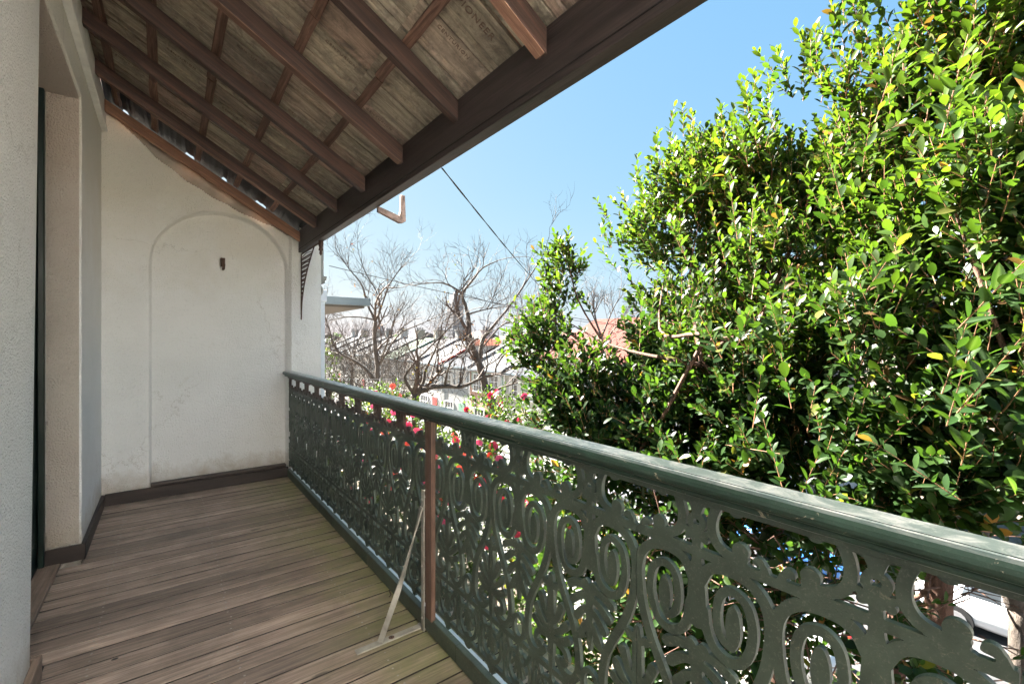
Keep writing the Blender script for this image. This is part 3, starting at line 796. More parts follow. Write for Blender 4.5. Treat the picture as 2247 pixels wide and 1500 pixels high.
# steel stay
st = empty('steel_stay', (.96, 1.94, 0), 'twisted flat steel stay bracing the balustrade post to the deck', 'brace')
box('foot_plate', (.655, .968, 1.953, 1.989, .001, .008), M['steel'], st, .0015)
box('upright_strap', (.952, .958, 1.925, 1.953, .002, .655), M['steel'], st, .0015)
box('upright_strap', (.952, .968, 1.925, 1.989, .0085, .0125), M['steel'], st, .001)
A0 = np.array([.951, 1.944, .575]); B0 = np.array([.762, 1.971, .006])
v = []; f = []; n = 40
ax = (B0 - A0) / np.linalg.norm(B0 - A0); e1 = np.cross(ax, [0, 1, 0]); e1 /= np.linalg.norm(e1); e2 = np.cross(ax, e1)
for k in range(n + 1):
    t = k / n; p = A0 + (B0 - A0) * t + np.array([.012, 0, .0]) * math.sin(pi * t)
    th = pi / 2 + 2.3 * max(min((t - .15) / .6, 1), 0) + .25 * sin(t * 9)
    c, s_ = cos(th), sin(th); hw, ht = .0125, .0032
    for (a_, b_) in ((-hw, -ht), (hw, -ht), (hw, ht), (-hw, ht)): v.append(p + e1 * (a_ * c - b_ * s_) + e2 * (a_ * s_ + b_ * c))
for k in range(n):
    for q in range(4): f.append((k * 4 + q, k * 4 + (q + 1) % 4, (k + 1) * 4 + (q + 1) % 4, (k + 1) * 4 + q))
f += [(0, 1, 2, 3), tuple(4 * n + q for q in (3, 2, 1, 0))]
MB().add(v, f).build('twisted_bar', M['steel'], st)
def bolt(x, y, z, ax='z'):
    mb = MB(); d = {'z': (0, 0, 1), 'x': (-1, 0, 0)}[ax]
    for (r, h0, h1) in ((.0075, 0, .0018), (.0045, .0018, .005)):
        mb.tube([(x + d[0] * h0, y, z + d[2] * h0), (x + d[0] * h1, y, z + d[2] * h1)], r, 10)
    mb.build('bolt', M['steel'], st)
bolt(.705, 1.971, .008); bolt(.925, 1.971, .008)
bolt(.952, 1.939, .30, 'x'); bolt(.952, 1.939, .61, 'x'); bolt(.952, 1.939, .06, 'x')
mb = MB(); mb.tube([(.815, 1.971, .0079), (.815, 1.971, .0086)], .013, 12); mb.build('rust_stain', M['rustiron'], st)
mb = MB(); mb.tube([(.815, 1.971, .0086), (.815, 1.971, .0092)], .0045, 10); mb.build('bolt_hole', M['black'], st)
# curl of dry bark and small dead leaves on the boards
tw = empty('dry_twig', (.88, 2.26, 0), 'curled dry reddish twig lying on the deck beside the bottom rail', 'twig')
pts = [tuple(W(px, py, 1.35 / ((py - 747) / FP)) + np.array([0, 0, .006])) for px, py in ((857, 1292), (855, 1300), (858, 1306), (854, 1311))]
MB().tube(pts, .003, 5).build('stem', M['twig'], tw)

# ================================================================ neighbour to the left of the view
nbh = empty('neighbour_wall', (1.4, 6.0, -4.3), 'grey roughcast wing wall with a scrolled corbel past the end of the balcony', 'wall')
mb = MB(); mb.box(.2, 1.30, 5.35, 5.60, -4.4, 2.6); mb.build('wing', M['stucco_grey'], nbh, .01)
mb = MB(); mb.box(1.18, 1.405, 5.30, 5.62, 2.06, 3.0); mb.build('corbel_block', M['stucco_grey'], nbh, .012, 2)
mb = MB(); mb.box(1.18, 1.43, 5.28, 5.64, 2.02, 2.065); mb.box(1.18, 1.415, 5.29, 5.63, 1.985, 2.022); mb.build('moulding', M['stucco_grey'], nbh, .006, 2)
mb = MB()
sp = [(1.345 + (.055 - .0045 * w) * cos(w), 1.915 + (.055 - .0045 * w) * sin(w)) for w in np.linspace(-1.2, 9.5, 30)]
for y in (5.34, 5.40, 5.46, 5.52): mb.tube([(x, y, z) for x, z in sp], .013, 6)
sp = [(1.325 + (.03 - .003 * w) * cos(w), 1.70 + (.03 - .003 * w) * sin(w)) for w in np.linspace(1.5, 9.0, 20)]
for y in (5.34, 5.40, 5.46, 5.52): mb.tube([(x, y, z) for x, z in sp], .011, 6)
mb.prism([(1.29, 1.98), (1.385, 1.98), (1.37, 1.85), (1.335, 1.80), (1.345, 1.72), (1.32, 1.66), (1.29, 1.66)], 'y', 5.34, 5.54)
mb.build('scroll', M['stucco_grey'], nbh)
dp = empty('downpipe', (1.36, 5.5, -4), 'pale blue downpipe running down beside the grey wing wall', 'pipe')
a_, b_ = W(706, 640, 5.35), W(706, 900, 5.35)
mb = MB(); mb.box(a_[0] - .032, a_[0] + .032, a_[1] - .02, a_[1] + .05, -4.2, a_[2] - .03); mb.build('pipe', M['palepipe'], dp, .008, 2)
mb = MB(); mb.box(a_[0] - .05, a_[0] + .05, a_[1] - .04, a_[1] + .07, a_[2] - .12, a_[2] + .02); mb.build('rain_head', M['palepipe'], dp, .012, 2)
eh = empty('neighbour_eave', (1.6, 7.5, 1.9), 'blue-grey metal gutter and eave of the next house beyond the wing wall', 'roof')
q0, q1 = W(700, 655, 6.2), W(782, 651, 6.9)
z0 = q0[2]
mb = MB(); mb.prism([(q0[0] - .9, q0[1]), (q1[0], q1[1] - .35), (q1[0], q1[1] + 7), (q0[0] - .9, q1[1] + 7)], 'z', z0 - .10, z0 - .02); mb.build('soffit', plain('timber soffit', (.09, .08, .07), .8), eh)
mb = MB(); mb.prism([(q0[0] - .9, q0[1] - .06), (q1[0] + .06, q1[1] - .42), (q1[0] + .06, q1[1] + 7), (q1[0], q1[1] + 7), (q1[0], q1[1] - .36), (q0[0] - .9, q0[1] - .0)], 'z', z0 - .07, z0 + .04); mb.build('gutter', M['bluegrey'], eh, .006, 2)
a1 = (q0[0] - .9, q0[1] - .02, z0 + .02); a2 = (q1[0] + .03, q1[1] - .38, z0 + .02); a3 = (q1[0] + .03, q1[1] + 7, z0 + .02); a4 = (q0[0] - 1.2, q1[1] + 6, z0 + 1.3)
MB().add([a1, a2, a3, a4], [(0, 1, 2, 3)]).build('roof_sheet', M['bluegrey'], eh)

# ================================================================ terrace row across the street
wallmats = [plain('render cream', (.40, .37, .31), .85, 0, .12, 1.5), plain('render grey', (.23, .235, .225), .85, 0, .12, 1.5), M['brick'],
            plain('render sage', (.30, .36, .29), .85, 0, .12, 1.5), plain('render white', (.45, .44, .42), .85, 0, .1, 1.5), plain('render stone', (.28, .25, .21), .85, 0, .15, 1.5)]
roofmats = [corrugated('pale galvanised roof', (.055, .062, .072)), corrugated('weathered galvanised roof', (.040, .043, .050), rust=(.09, .075, .065)),
            corrugated('white painted roof', (.085, .088, .092)), corrugated('pale green roof', (.050, .068, .048)), corrugated('grey slate roof', (.032, .036, .044)),
            corrugated('rusty red roof', (.16, .05, .03), rust=(.24, .09, .04))]
capmats = [plain('cement parapet', (.20, .20, .195), .9, 0, .2, 3), plain('red parapet', (.30, .035, .03), .7, 0, .15, 3), plain('green parapet', (.10, .20, .14), .7, 0, .2, 3)]
timber_w = M['whitepaint']; shutterm = plain('beige shutter', (.50, .46, .40), .6)
XF = 19.0
unitbox = mesh('pane', boxv(-.5, .5, -.5, .5, -.5, .5), BOXF, M['glass'])
def ubox(name, mat, parent, x0, x1, y0, y1, z0, z1, cache={}):
    key = (name, mat.name)
    if key not in cache:
        me = unitbox.copy(); me.name = name; me.materials.clear(); me.materials.append(mat); cache[key] = me
    o = bpy.data.objects.new(name, cache[key]); COL.objects.link(o); o.parent = parent
    o.location = ((x0 + x1) / 2, (y0 + y1) / 2, (z0 + z1) / 2); o.scale = (x1 - x0, y1 - y0, z1 - z0)
    return o
def window(h, xf, yc, zc, w, hh, style):
    """frame is the window object; pane and shutters hang below it"""
    wv = bpy.data.objects.new('window', None); COL.objects.link(wv); wv.parent = h; wv.location = Vector((xf, yc, zc)) - h.location
    ubox('pane', M['glass'], wv, -.03, -.01, -w / 2, w / 2, -hh / 2, hh / 2)
    fr = MB(); t = .06
    fr.box(-.07, .02, -w / 2 - t, -w / 2, -hh / 2 - t, hh / 2 + t); fr.box(-.07, .02, w / 2, w / 2 + t, -hh / 2 - t, hh / 2 + t)
    fr.box(-.07, .02, -w / 2, w / 2, hh / 2, hh / 2 + t); fr.box(-.10, .02, -w / 2 - .08, w / 2 + .08, -hh / 2 - t - .03, -hh / 2 - t + .03)
    nb_ = max(1, round(w / .42))
    for k in range(1, nb_): yy = -w / 2 + w * k / nb_; fr.box(-.055, -.029, yy - .02, yy + .02, -hh / 2, hh / 2)
    for k in (1, 2): zz = -hh / 2 + hh * k / 3; fr.box(-.053, -.0295, -w / 2, w / 2, zz - .018, zz + .018)
    o = fr.build('frame', timber_w, wv, loc=(0, 0, 0))
    if style == 'shutter':
        for sg in (-1, 1):
            ubox('shutter', shutterm, wv, -.09, -.072, sg * (w / 2 - .17) - .16, sg * (w / 2 - .17) + .16, -hh / 2, hh / 2)
    return wv
HL = ['sage-trimmed orange brick terrace house with white multi-pane windows', 'dark grey rendered terrace house with beige shutters beside the brick one',
      'white terrace house with a black framed bay between grey and cream neighbours', 'cream terrace house behind the forked bare trunk', 'stone coloured terrace house with pale roof beyond the cream one',
      'terrace house with green edged parapet up the hill', 'white walled terrace house beyond the green parapet', 'grey terrace house near the far end of the row',
      'cream terrace house near the far end of the row', 'pale terrace house second last before the distant hill', 'small pale terrace house last in the row']
y = 21.0
for i in range(15):
    near = i - 4
    wdt = 4.6; idx = [4, 0, 5, 0, 2, 1, 4, 0, 5, 4, 0, 1, 0, 4, 5][i]
    y0 = 7.4 + i * wdt; y1 = y0 + wdt
    dz = .045 * (y0 - 24) * .35
    eav = -.87 + dz; rid = 1.35 + dz
    lab = HL[near] if 0 <= near < len(HL) else None
    if near < 0: lab = ['pale terrace house at the near end of the row, behind the big leafy tree', 'cream terrace house second from the near end, behind the leafy tree',
                        'stone terrace house third from the near end, behind the leafy tree', 'cream terrace house beside the brick one, mostly behind the leafy tree'][i]
    h = empty('terrace_house', (XF, y0, -6.3), lab, 'house', 'terrace houses across the street')
    L = lambda mb_, nm, mt, **k: mb_.build(nm, mt, h, **k)
    wm = wallmats[idx]
    L(MB().box(XF, XF + 8.5, y0 + .02, y1 - .02, -7.5, eav - .02), 'wall', wm)
    if idx == 2:
        L(MB().box(XF - .02, XF + .1, y0 + .02, y1 - .25, -2.35 + dz, eav - .2), 'upper_wall', wallmats[3])
    rm = roofmats[[0, 2, 1, 0, 2, 4, 5 if 0 else 2, 1, 3, 0, 1, 0, 4, 0, 1][i]]
    xr = XF + 4.7
    mb = MB(); mb.prism([(XF - .25, eav), (xr, rid), (xr + 4.2, eav + .1), (xr + 4.2, eav + .02), (xr, rid - .08), (XF - .25, eav - .07)], 'y', y0 + .2, y1 - .0)
    L(mb, 'roof', rm)
    cm = capmats[1 if i == 6 else 2 if i == 8 else 0]
    mb = MB(); mb.prism([(XF - .28, eav - .3), (XF - .28, eav + .16), (xr, rid + .15), (xr + 4, eav + .2), (xr + 4, eav - .3)], 'y', y0 - .1, y0 + .2)
    L(mb, 'party_parapet', cm)
    mb = MB(); mb.box(XF - .36, XF - .252, y0 + .2, y1 - .11, eav - .10, eav + .03); L(mb, 'gutter', M['bluegrey'])
    ch = L(MB().box(xr - .5, xr + .5, y0 - .22, y0 + .30, rid - .6, rid + .75), 'chimney', capmats[1] if i == 5 else wallmats[[0, 5, 4, 1][i % 4]])
    mb = MB(); mb.box(xr - .58, xr + .58, y0 - .30, y0 + .38, rid + .752, rid + .86)
    for q in (-.3, 0, .3): mb.tube([(xr + q, y0 + .04, rid + .86), (xr + q, y0 + .04, rid + 1.12)], .10, 8)
    o = mb.build('chimney_cap', capmats[0], ch, loc=(0, 0, 0))
    if i == 5:   # rusty dormer roof
        mb = MB(); mb.box(XF + 2.2, XF + 3.8, y0 + 1.2, y0 + 2.9, eav + .7, eav + 1.75); dm = L(mb, 'dormer', wallmats[4])
        mb = MB(); mb.prism([(y0 + 1.0, eav + 1.70), (y0 + 3.1, eav + 1.70), (y0 + 2.05, eav + 2.25)], 'x', XF + 2.0, XF + 4.3)
        mb.build('dormer_roof', roofmats[5], dm, loc=(0, 0, 0))
    if i < 13:
        zu = eav - .95; zl = eav - 3.75
        if idx == 2:
            window(h, XF - .022, y0 + 1.2, zu - .05, 1.7, 1.25, 'shutter'); window(h, XF - .022, y0 + 3.2, zu - .05, 1.5, 1.25, '')
        elif idx == 1:
            window(h, XF - .005, y0 + 1.25, zu, 1.6, 1.2, 'shutter'); window(h, XF - .005, y0 + 3.3, zu, 1.6, 1.2, 'shutter')
        else:
            window(h, XF - .005, y0 + 1.3, zu, 1.25, 1.35, ''); window(h, XF - .005, y0 + 3.3, zu, 1.25, 1.35, 'shutter' if i % 3 == 0 else '')
        window(h, XF - .005, y0 + 3.2, zl, 1.3, 1.5, '')
        dr = box('door', (XF - .05, XF + .02, y0 + .75, y0 + 1.65, -6.2, zl + .8), capmats[1 + i % 2], h)
    mb = MB(); mb.tube([(XF - .10, y1 - .1, -6.2), (XF - .10, y1 - .1, eav - .1)], .05, 6); L(mb, 'downpipe', M['whitepaint'])
# larger gabled house with a faded pink metal roof further right
pk = empty('gabled_house', (24, 14, -6.3), 'big gabled house with a faded pink metal roof seen past the leafy tree', 'house')
a_, b_, c_ = W(1265, 775, 25), W(1345, 700, 27), W(1420, 690, 24)
box('wall', (a_[0] + .3, a_[0] + 9, 8, 20.5, -6.5, .4), wallmats[4], pk)
mb = MB(); mb.prism([(a_[0] - .4, .35), (a_[0] + 4.6, 2.75), (a_[0] + 9.6, .35), (a_[0] + 9.6, .2), (a_[0] + 4.6, 2.6), (a_[0] - .4, .2)], 'y', 7.5, 20.6)
mb.build('roof', corrugated('faded pink roof', (.115, .040, .030)), pk)

# distant town
dmats = [plain('far wall white', (.30, .30, .30), .9), plain('far wall cream', (.26, .25, .22), .9), plain('far wall brick', (.33, .22, .17), .9)]
drf = [plain('far tile roof', (.14, .06, .04), .9), plain('far grey roof', (.08, .085, .09), .9), plain('far pale roof', (.12, .125, .13), .9)]
for k in range(34):
    d = rnd.uniform(85, 260); px = rnd.uniform(690, 1330); y_t = rnd.uniform(730, 752)
    p = W(px, y_t, d); w_ = rnd.uniform(5, 11); dd = rnd.uniform(5, 9); hh = rnd.uniform(4, 8)
    o = empty('distant_house', (p[0], p[1], p[2] - hh), 'far pale-walled house on the skyline behind the bare branches' if k % 3 else 'far house with a terracotta roof on the skyline', 'house', 'far pale houses on the skyline' if k % 3 else 'far terracotta roofed houses on the skyline')
    z1 = -.0; mb = MB(); mb.box(-w_ / 2, w_ / 2, -dd / 2, dd / 2, -6.2 - p[2] + hh - 8, hh - 1.4)
    wl = mb.build('wall', dmats[k % 3 if k % 3 else 1], o, loc=(0, 0, 0))
    mb = MB(); mb.prism([(-w_ / 2 - .3, hh - 1.4), (w_ / 2 + .3, hh - 1.4), (0, hh + .6)], 'y', -dd / 2 - .3, dd / 2 + .3)
    mb.build('roof', drf[1 + k % 2] if k % 3 else drf[0], o, loc=(0, 0, 0))
    for q in range(2):
        ubox('window', M['glass'], o, -w_ / 2 - .04, -w_ / 2 + .02, -1.8 + 2.6 * q, -.8 + 2.6 * q, hh - 3.4, hh - 2.2)
        ubox('window', M['glass'], o, -w_ / 4 + w_ / 2 * q - .6, -w_ / 4 + w_ / 2 * q + .6, -dd / 2 - .04, -dd / 2 + .02, hh - 3.4, hh - 2.2)
for (px, pt, wd, d, lb) in ((999, 640, 26, 420, 'tall pale apartment tower on the skyline behind the forked bare tree'), (835, 712, 14, 480, 'slim pale tower on the skyline behind the left bare trunk')):
    p = W(px, pt, d); w_ = wd * d / FP
    o = empty('apartment_tower', (p[0], p[1], -6), lb, 'tower'); H = p[2] + 6
    m_ = plain('tower concrete', (.26, .27, .29), .9)
    mb = MB(); mb.box(-w_ / 2, w_ / 2, -w_ / 2, w_ / 2, 0, H * .86); mb.box(-w_ / 3, w_ / 3, -w_ / 3, w_ / 3, H * .86, H * .95); mb.box(-w_ / 8, w_ / 8, -w_ / 8, w_ / 8, H * .95, H)
    mb.build('wall', m_, o, loc=(0, 0, 0))
    mb = MB()
    for q in range(int(H * .84 / 3)):
        mb.box(-w_ / 2 - .15, w_ / 2 + .15, -w_ / 2 - .15, w_ / 2 + .15, q * 3 + 1.2, q * 3 + 2.5)
    mb.build('window_band', plain('tower glazing', (.13, .14, .16), .4), o, loc=(0, 0, 0))

# ================================================================ foliage generators
LT = np.array([0, .22, .50, .78, 1.0]); LW = np.array([0, .62, 1.0, .82, 0])
def leaf_arrays(B, D, Nn, L, wr=.42, curl=.14, fold=.22):
    n = len(B); S = np.cross(Nn, D); S /= np.linalg.norm(S, axis=1)[:, None] + 1e-9; Nn = np.cross(D, S)
    vs_ = []
    L_ = L[:, None]
    def pt(t, side, w):
        return B + D * (t * L_) + S * (side * w * L_ * .5) + Nn * ((-curl * t * t + fold * abs(side) * w * .5) * L_)
    wr_ = wr if hasattr(wr, '__len__') else np.full(n, wr); wr_ = wr_[:, None]
    vs_.append(pt(0, 0, 0 * wr_))
    for k in (1, 2, 3):
        for sd in (-1, 0, 1): vs_.append(pt(LT[k], sd, LW[k] * wr_))
    vs_.append(pt(1, 0, 0 * wr_))
    V = np.stack(vs_, 1)       # n,11,3
    T = np.array([(0, 2, 1), (0, 3, 2), (7, 8, 10), (8, 9, 10)]); Q = np.array([(1, 2, 5, 4), (2, 3, 6, 5), (4, 5, 8, 7), (5, 6, 9, 8)])
    off = (np.arange(n) * 11)[:, None, None]
    return V.reshape(-1, 3), (T[None] + off).reshape(-1, 3), (Q[None] + off).reshape(-1, 4)
def unit(a): return a / (np.linalg.norm(a, axis=1)[:, None] + 1e-9)
def shoots(P, D, Ls, lmin, lmax, gap, young=.25, spread=.85, droop=0.0):
    """leaves alternating along each shoot; returns base, dir, normal, length, age(0 old..1 young)"""
    Bs, Ds, Ns, Le, Ag = [], [], [], [], []
    n = len(P); D = unit(D)
    hx = unit(np.cross(D, rng.normal(size=(n, 3)))); hy = np.cross(D, hx)
    k = int(np.max(Ls) / gap) + 1; ph0 = rng.uniform(0, 2 * pi, n)
    for i in range(k + 1):
        t = i * gap; ok = t <= Ls
        if not ok.any(): break
        fr = (t / Ls)[ok]
        ph = (ph0 + i * 2.4)[ok] + rng.normal(0, .25, ok.sum())
        out = hx[ok] * np.cos(ph)[:, None] + hy[ok] * np.sin(ph)[:, None]
        sp_ = (spread + rng.normal(0, .18, ok.sum()) - .35 * fr)[:, None]
        d = unit(D[ok] * np.cos(sp_) + out * np.sin(sp_) + np.array([0, 0, -droop]))
        nn = unit(np.cross(np.cross(d, D[ok]), d) + .0); nn = unit(nn + .55 * np.array([0, 0, 1]) + rng.normal(0, .22, (ok.sum(), 3)))
        Bs.append(P[ok] + D[ok] * t); Ds.append(d); Ns.append(nn)
        Le.append(rng.uniform(lmin, lmax, ok.sum()) * (1 - .35 * fr ** 3)); Ag.append(fr)
    return map(np.concatenate, (Bs, Ds, Ns, Le, Ag))
def stems(P, D, Ls, r):
    D = unit(D); n = len(P); a = unit(np.cross(D, np.array([.3, .2, .9]))); b = np.cross(D, a); vs_ = []
    for t, rr in ((0, r), (1, r * .45)):
        for k in range(3):
            w = 2 * pi * k / 3; vs_.append(P + D * (Ls[:, None] * t) + (a * cos(w) + b * sin(w)) * rr)
    V = np.stack(vs_, 1).reshape(-1, 3); off = (np.arange(n) * 6)[:, None, None]
    Q = np.array([(0, 1, 4, 3), (1, 2, 5, 4), (2, 0, 3, 5)])
    return V, (Q[None] + off).reshape(-1, 4)
def px_of(Pw):
    r = Pw - CAM; f_ = r @ F; return 1123.5 + FP * (r @ R) / f_, 747 - FP * r[:, 2] / f_, f_
def leafcolors(n, age, young, pal):
    """leaf colours: dark mature leaves, lighter new growth"""
    dark, mid, new, odd = [np.array(c) for c in pal]
    r = rng.random(n)[:, None]; y_ = (young * (.3 + .9 * age) * (rng.random(n) + .35))[:, None]; y_ = np.clip(y_, 0, 1)
    c = dark * (1 - r) + mid * r; c = c * (1 - y_) + new * y_
    o_ = rng.random(n) < .006; c[o_] = odd
    o_ = rng.random(n) < .025; c[o_] = np.array([.11, .12, .03])
    o_ = rng.random(n) < .012; c[o_] = np.array([.085, .05, .022])
    return c * rng.uniform(.8, 1.2, (n, 1))

# ================================================================ big glossy-leaved tree
big = empty('leafy_tree', (4.4, 1.0, gz(4.4)), 'big glossy dark green broadleaf tree filling the right side beyond the balustrade', 'tree')
blobs = [(2230, 150, 2.9, 250, 1.3), (1985, 300, 3.4, 215, 1), (1740, 410, 4.1, 195, 1), (1545, 480, 4.7, 185, 1), (1560, 720, 4.5, 185, 1), (1850, 600, 3.5, 240, 1),
         (2150, 600, 2.5, 270, 1.2), (2260, 420, 2.1, 200, 1.2), (1700, 850, 3.4, 230, 1.1), (1960, 820, 2.7, 260, 1.2), (2230, 860, 2.1, 260, 1.3), (1480, 900, 3.8, 170, 1),
         (1225, 690, 4.9, 60, .9), (1200, 770, 4.6, 75, .9), (1270, 880, 4.2, 115, 1), (1300, 990, 4.0, 140, .8), (1780, 1050, 2.8, 190, 1), (2080, 1080, 2.2, 180, 1),
         (1530, 1100, 3.3, 170, .8), (1240, 590, 5.0, 45, .8), (2200, 1280, 2.5, 90, .25), (1700, 1260, 3.4, 100, .25), (1450, 1330, 3.2, 150, .45), (1200, 1180, 4.2, 120, .5), (1400, 1260, 3.9, 150, .6), (1600, 1390, 3.3, 150, .5), (1850, 1330, 3.3, 140, .35), (1330, 1420, 3.8, 150, .6), (2050, 1460, 2.8, 110, .3)]
Pl, Dl, Ll = [], [], []
cen = np.array([4.6, 2.4, .2])
for (bx, by, bd, br, dens) in blobs:
    c = W(bx, by, bd); r = br * bd / FP * .92
    n = int(1900 * dens * r * r)
    u = unit(rng.normal(size=(n, 3))); rad = r * (rng.random(n) ** .42)
    p = c + u * rad[:, None] * np.array([1, 1, 1])
    # break the blob outline up with clumps
    from mathutils import noise as mn
    keep = np.array([mn.noise(Vector(q) * 2.3) + .42 * (1 - rr_ / r) > .02 for q, rr_ in zip(p, rad)])
    p = p[keep]; u = u[keep]
    d = unit(u * .75 + np.array([0, 0, .75]) + rng.normal(0, .32, (len(p), 3)) + unit(p - cen) * .35)
    Pl.append(p); Dl.append(d); Ll.append(rng.uniform(.12, .30, len(p)))
P0 = np.concatenate(Pl); D0 = np.concatenate(Dl); L0 = np.concatenate(Ll)
# long leaders breaking the top outline
lead = [(1330 + rnd.uniform(-25, 60) + k * 21, 560 - k * 19.5 + rnd.uniform(-40, 40), 4.9 - k * .06, rnd.uniform(.25, .42)) for k in range(28) for _ in (0, 1)] + [(1468, 300, 4.7, .33), (1500, 300, 4.7, .3), (1560, 300, 4.6, .3), (1640, 240, 4.2, .33), (1690, 250, 4.2, .3), (1740, 215, 3.9, .34), (1790, 170, 3.8, .34), (1845, 150, 3.5, .34),
        (1395, 400, 4.9, .3), (1335, 480, 4.9, .25), (1320, 520, 4.8, .25), (1905, 90, 3.2, .3), (1990, 60, 3.2, .35), (1380, 600, 4.7, .2), (1235, 560, 4.9, .3), (1260, 580, 4.9, .28), (1200, 640, 4.8, .25),
        (1160, 690, 4.7, .2), (1140, 700, 4.6, .2), (1300, 690, 4.5, .25), (1440, 330, 4.8, .3)]
pe = np.array([W(a, b, c) for a, b, c, _ in lead]); de = unit(np.array([0, 0, 1.0]) + rng.normal(0, .25, (len(lead), 3)) - R * .2)
P0 = np.concatenate([P0, pe]); D0 = np.concatenate([D0, de]); L0 = np.concatenate([L0, np.array([q[3] for q in lead])])
# long leading shoots on the near face of the crown
hp, hd, hl = [], [], []
for k in range(150):
    c = rnd.choice([(2180, 420, 2.2), (2080, 560, 2.5), (1900, 420, 3.1), (1750, 620, 3.4), (2200, 760, 1.95), (1950, 760, 2.5), (1600, 560, 4.0), (1700, 860, 3.0), (2050, 250, 2.7), (1500, 800, 3.9), (1850, 1000, 2.4), (2180, 980, 1.9)])
    p = W(c[0] + rnd.uniform(-130, 110), c[1] + rnd.uniform(-120, 120), c[2] * rnd.uniform(.88, 1.02))
    hp.append(p); hd.append(np.array([0, 0, 1.0]) + rng.normal(0, .38, 3) - F * .15); hl.append(rnd.uniform(.28, .5))
P0 = np.concatenate([P0, hp]); D0 = unit(np.concatenate([D0, hd])); L0 = np.concatenate([L0, hl])
# keep clear of the balcony
ok = (P0[:, 0] + D0[:, 0] * L0 > 1.30) & (P0[:, 0] > 1.30); P0, D0, L0 = P0[ok], D0[ok], L0[ok]
px_, py_, f_ = px_of(P0)
hgt = np.clip((P0[:, 2] - 1.0) / 2.0, 0, 1)
Bs, Ds, Ns, Le, Ag = shoots(P0, D0, L0, .056, .114, .026)
# crown top lighter: young growth, plus sunlight painted into the leaf colour
yv = .18 + .62 * np.clip((Bs[:, 2] - .9) / 2.2, 0, 1)
COLS = leafcolors(len(Bs), Ag, yv, ((.010, .026, .012), (.022, .055, .017), (.085, .135, .018), (.34, .17, .06)))
fx, fy, fd = px_of(Bs)
inview = (fd > .4) & (fx > 0) & (fx < 2247) & (fy > 0) & (fy < 1500)
score = np.where(inview, Le / np.maximum(fd, .3), 0); order = np.argsort(-score); top = order[:300]; rest = order[300:]
wr = rng.uniform(.40, .54, len(Bs))
V, T, Q = leaf_arrays(Bs[rest], Ds[rest], Ns[rest], Le[rest], wr[rest])
o = link('foliage', npmesh('foliage', V, [T, Q], M['leaf'], True, 'leafcol', np.c_[np.repeat(COLS[rest], 11, 0), np.ones(len(rest) * 11)]), big); setp(o, kind='stuff')
V, Q = stems(P0, D0, L0, .0034)
o = link('twigs', npmesh('twigs', V, [Q], M['twig_green']), big); setp(o, kind='stuff')
# the nearest leaves one by one, finer shape
def fine_leaf(col, w, name='leaf'):
    tt = np.linspace(0, 1, 8); v = []; f = []
    for t in tt:
        hw = w * .5 * (math.sin(pi * t ** .8) ** .75 if 0 < t < 1 else .02)
        for sd in (-1, -.5, 0, .5, 1): v.append((t, sd * hw, -.14 * t * t + .22 * abs(sd) * hw + (.006 if sd == 0 else 0)))
    for k in range(7):
        for q in range(4): f.append((k * 5 + q, k * 5 + 5 + q, k * 5 + 6 + q, k * 5 + 1 + q))
    me = mesh(name, v, f, M['leaf'], True); a = me.color_attributes.new('leafcol', 'FLOAT_COLOR', 'POINT')
    cc = np.ones((len(v), 4)); cc[:, :3] = col
    cc[[i for i in range(len(v)) if i % 5 == 2], :3] = np.array(col) * 1.5 + .02
    a.data.foreach_set('color', cc.astype(np.float32).ravel()); return me
srt = top[np.argsort(COLS[top].sum(1))]
for gi in range(20):
    g = srt[gi * 15:(gi + 1) * 15]; me = fine_leaf(COLS[g].mean(0), .42 + .01 * (gi % 6))
    for j in g:
        d = Ds[j]; s_ = np.cross(Ns[j], d); s_ /= np.linalg.norm(s_); n_ = np.cross(d, s_); L_ = Le[j]
        o = bpy.data.objects.new('leaf', me); COL.objects.link(o); o.parent = big
        m = Matrix([[*(np.array([d[k], s_[k], n_[k]]) * L_), Bs[j][k] - big.location[k]] for k in range(3)] + [[0, 0, 0, 1]])
        o.matrix_local = m
# trunks and limbs
def limb(name, pts, r0, r1, parent, mat, n=8, wob=.02):
    P = [np.array(p) for p in pts]; q = catmull(P, 6) if len(P) > 2 else P
    m = len(q); rr = [r0 + (r1 - r0) * (k / (m - 1)) ** .8 for k in range(m)]
    q = [p + rng.normal(0, wob * r0 * 2, 3) for p in q]
    rr = [r * (1 + rng.normal(0, .05)) for r in rr]
    mb = MB().tube(q, rr, n); return mb.build(name, mat, parent, smooth=True)
def G(p): return np.array([p[0], p[1], gz(p[0]) - .1])
b1 = W(2060, 1300, 3.3); t1 = W(2070, 1180, 3.3)
limb('trunk', [G(b1), b1 + np.array([0, 0, -1.2]), b1, t1, W(2090, 980, 3.2), W(2110, 760, 3.1), W(2100, 640, 3.2)], .11, .05, big, M['bark_red'])
limb('branch', [W(2100, 760, 3.1), W(2030, 640, 3.2), W(2000, 520, 3.3), W(1975, 380, 3.4), W(1960, 240, 3.4)], .045, .012, big, M['bark_red'])
limb('branch', [W(2090, 900, 3.15), W(1960, 830, 3.0), W(1870, 740, 3.1), W(1830, 640, 3.3), W(1780, 540, 3.6)], .032, .009, big, M['bark_red'])
limb('branch', [W(2100, 700, 3.1), W(2170, 560, 2.9), W(2200, 400, 2.8), W(2215, 220, 2.8), W(2225, 60, 2.8)], .035, .010, big, M['bark_red'])
limb('trunk', [G(W(1965, 1400, 3.9)), W(1965, 1400, 3.9), W(1965, 1280, 3.9), W(1920, 1180, 3.9), W(1840, 1100, 4.0), W(1740, 950, 4.2), W(1650, 750, 4.4), W(1580, 560, 4.6), W(1545, 380, 4.7)], .085, .016, big, M['bark_red'])
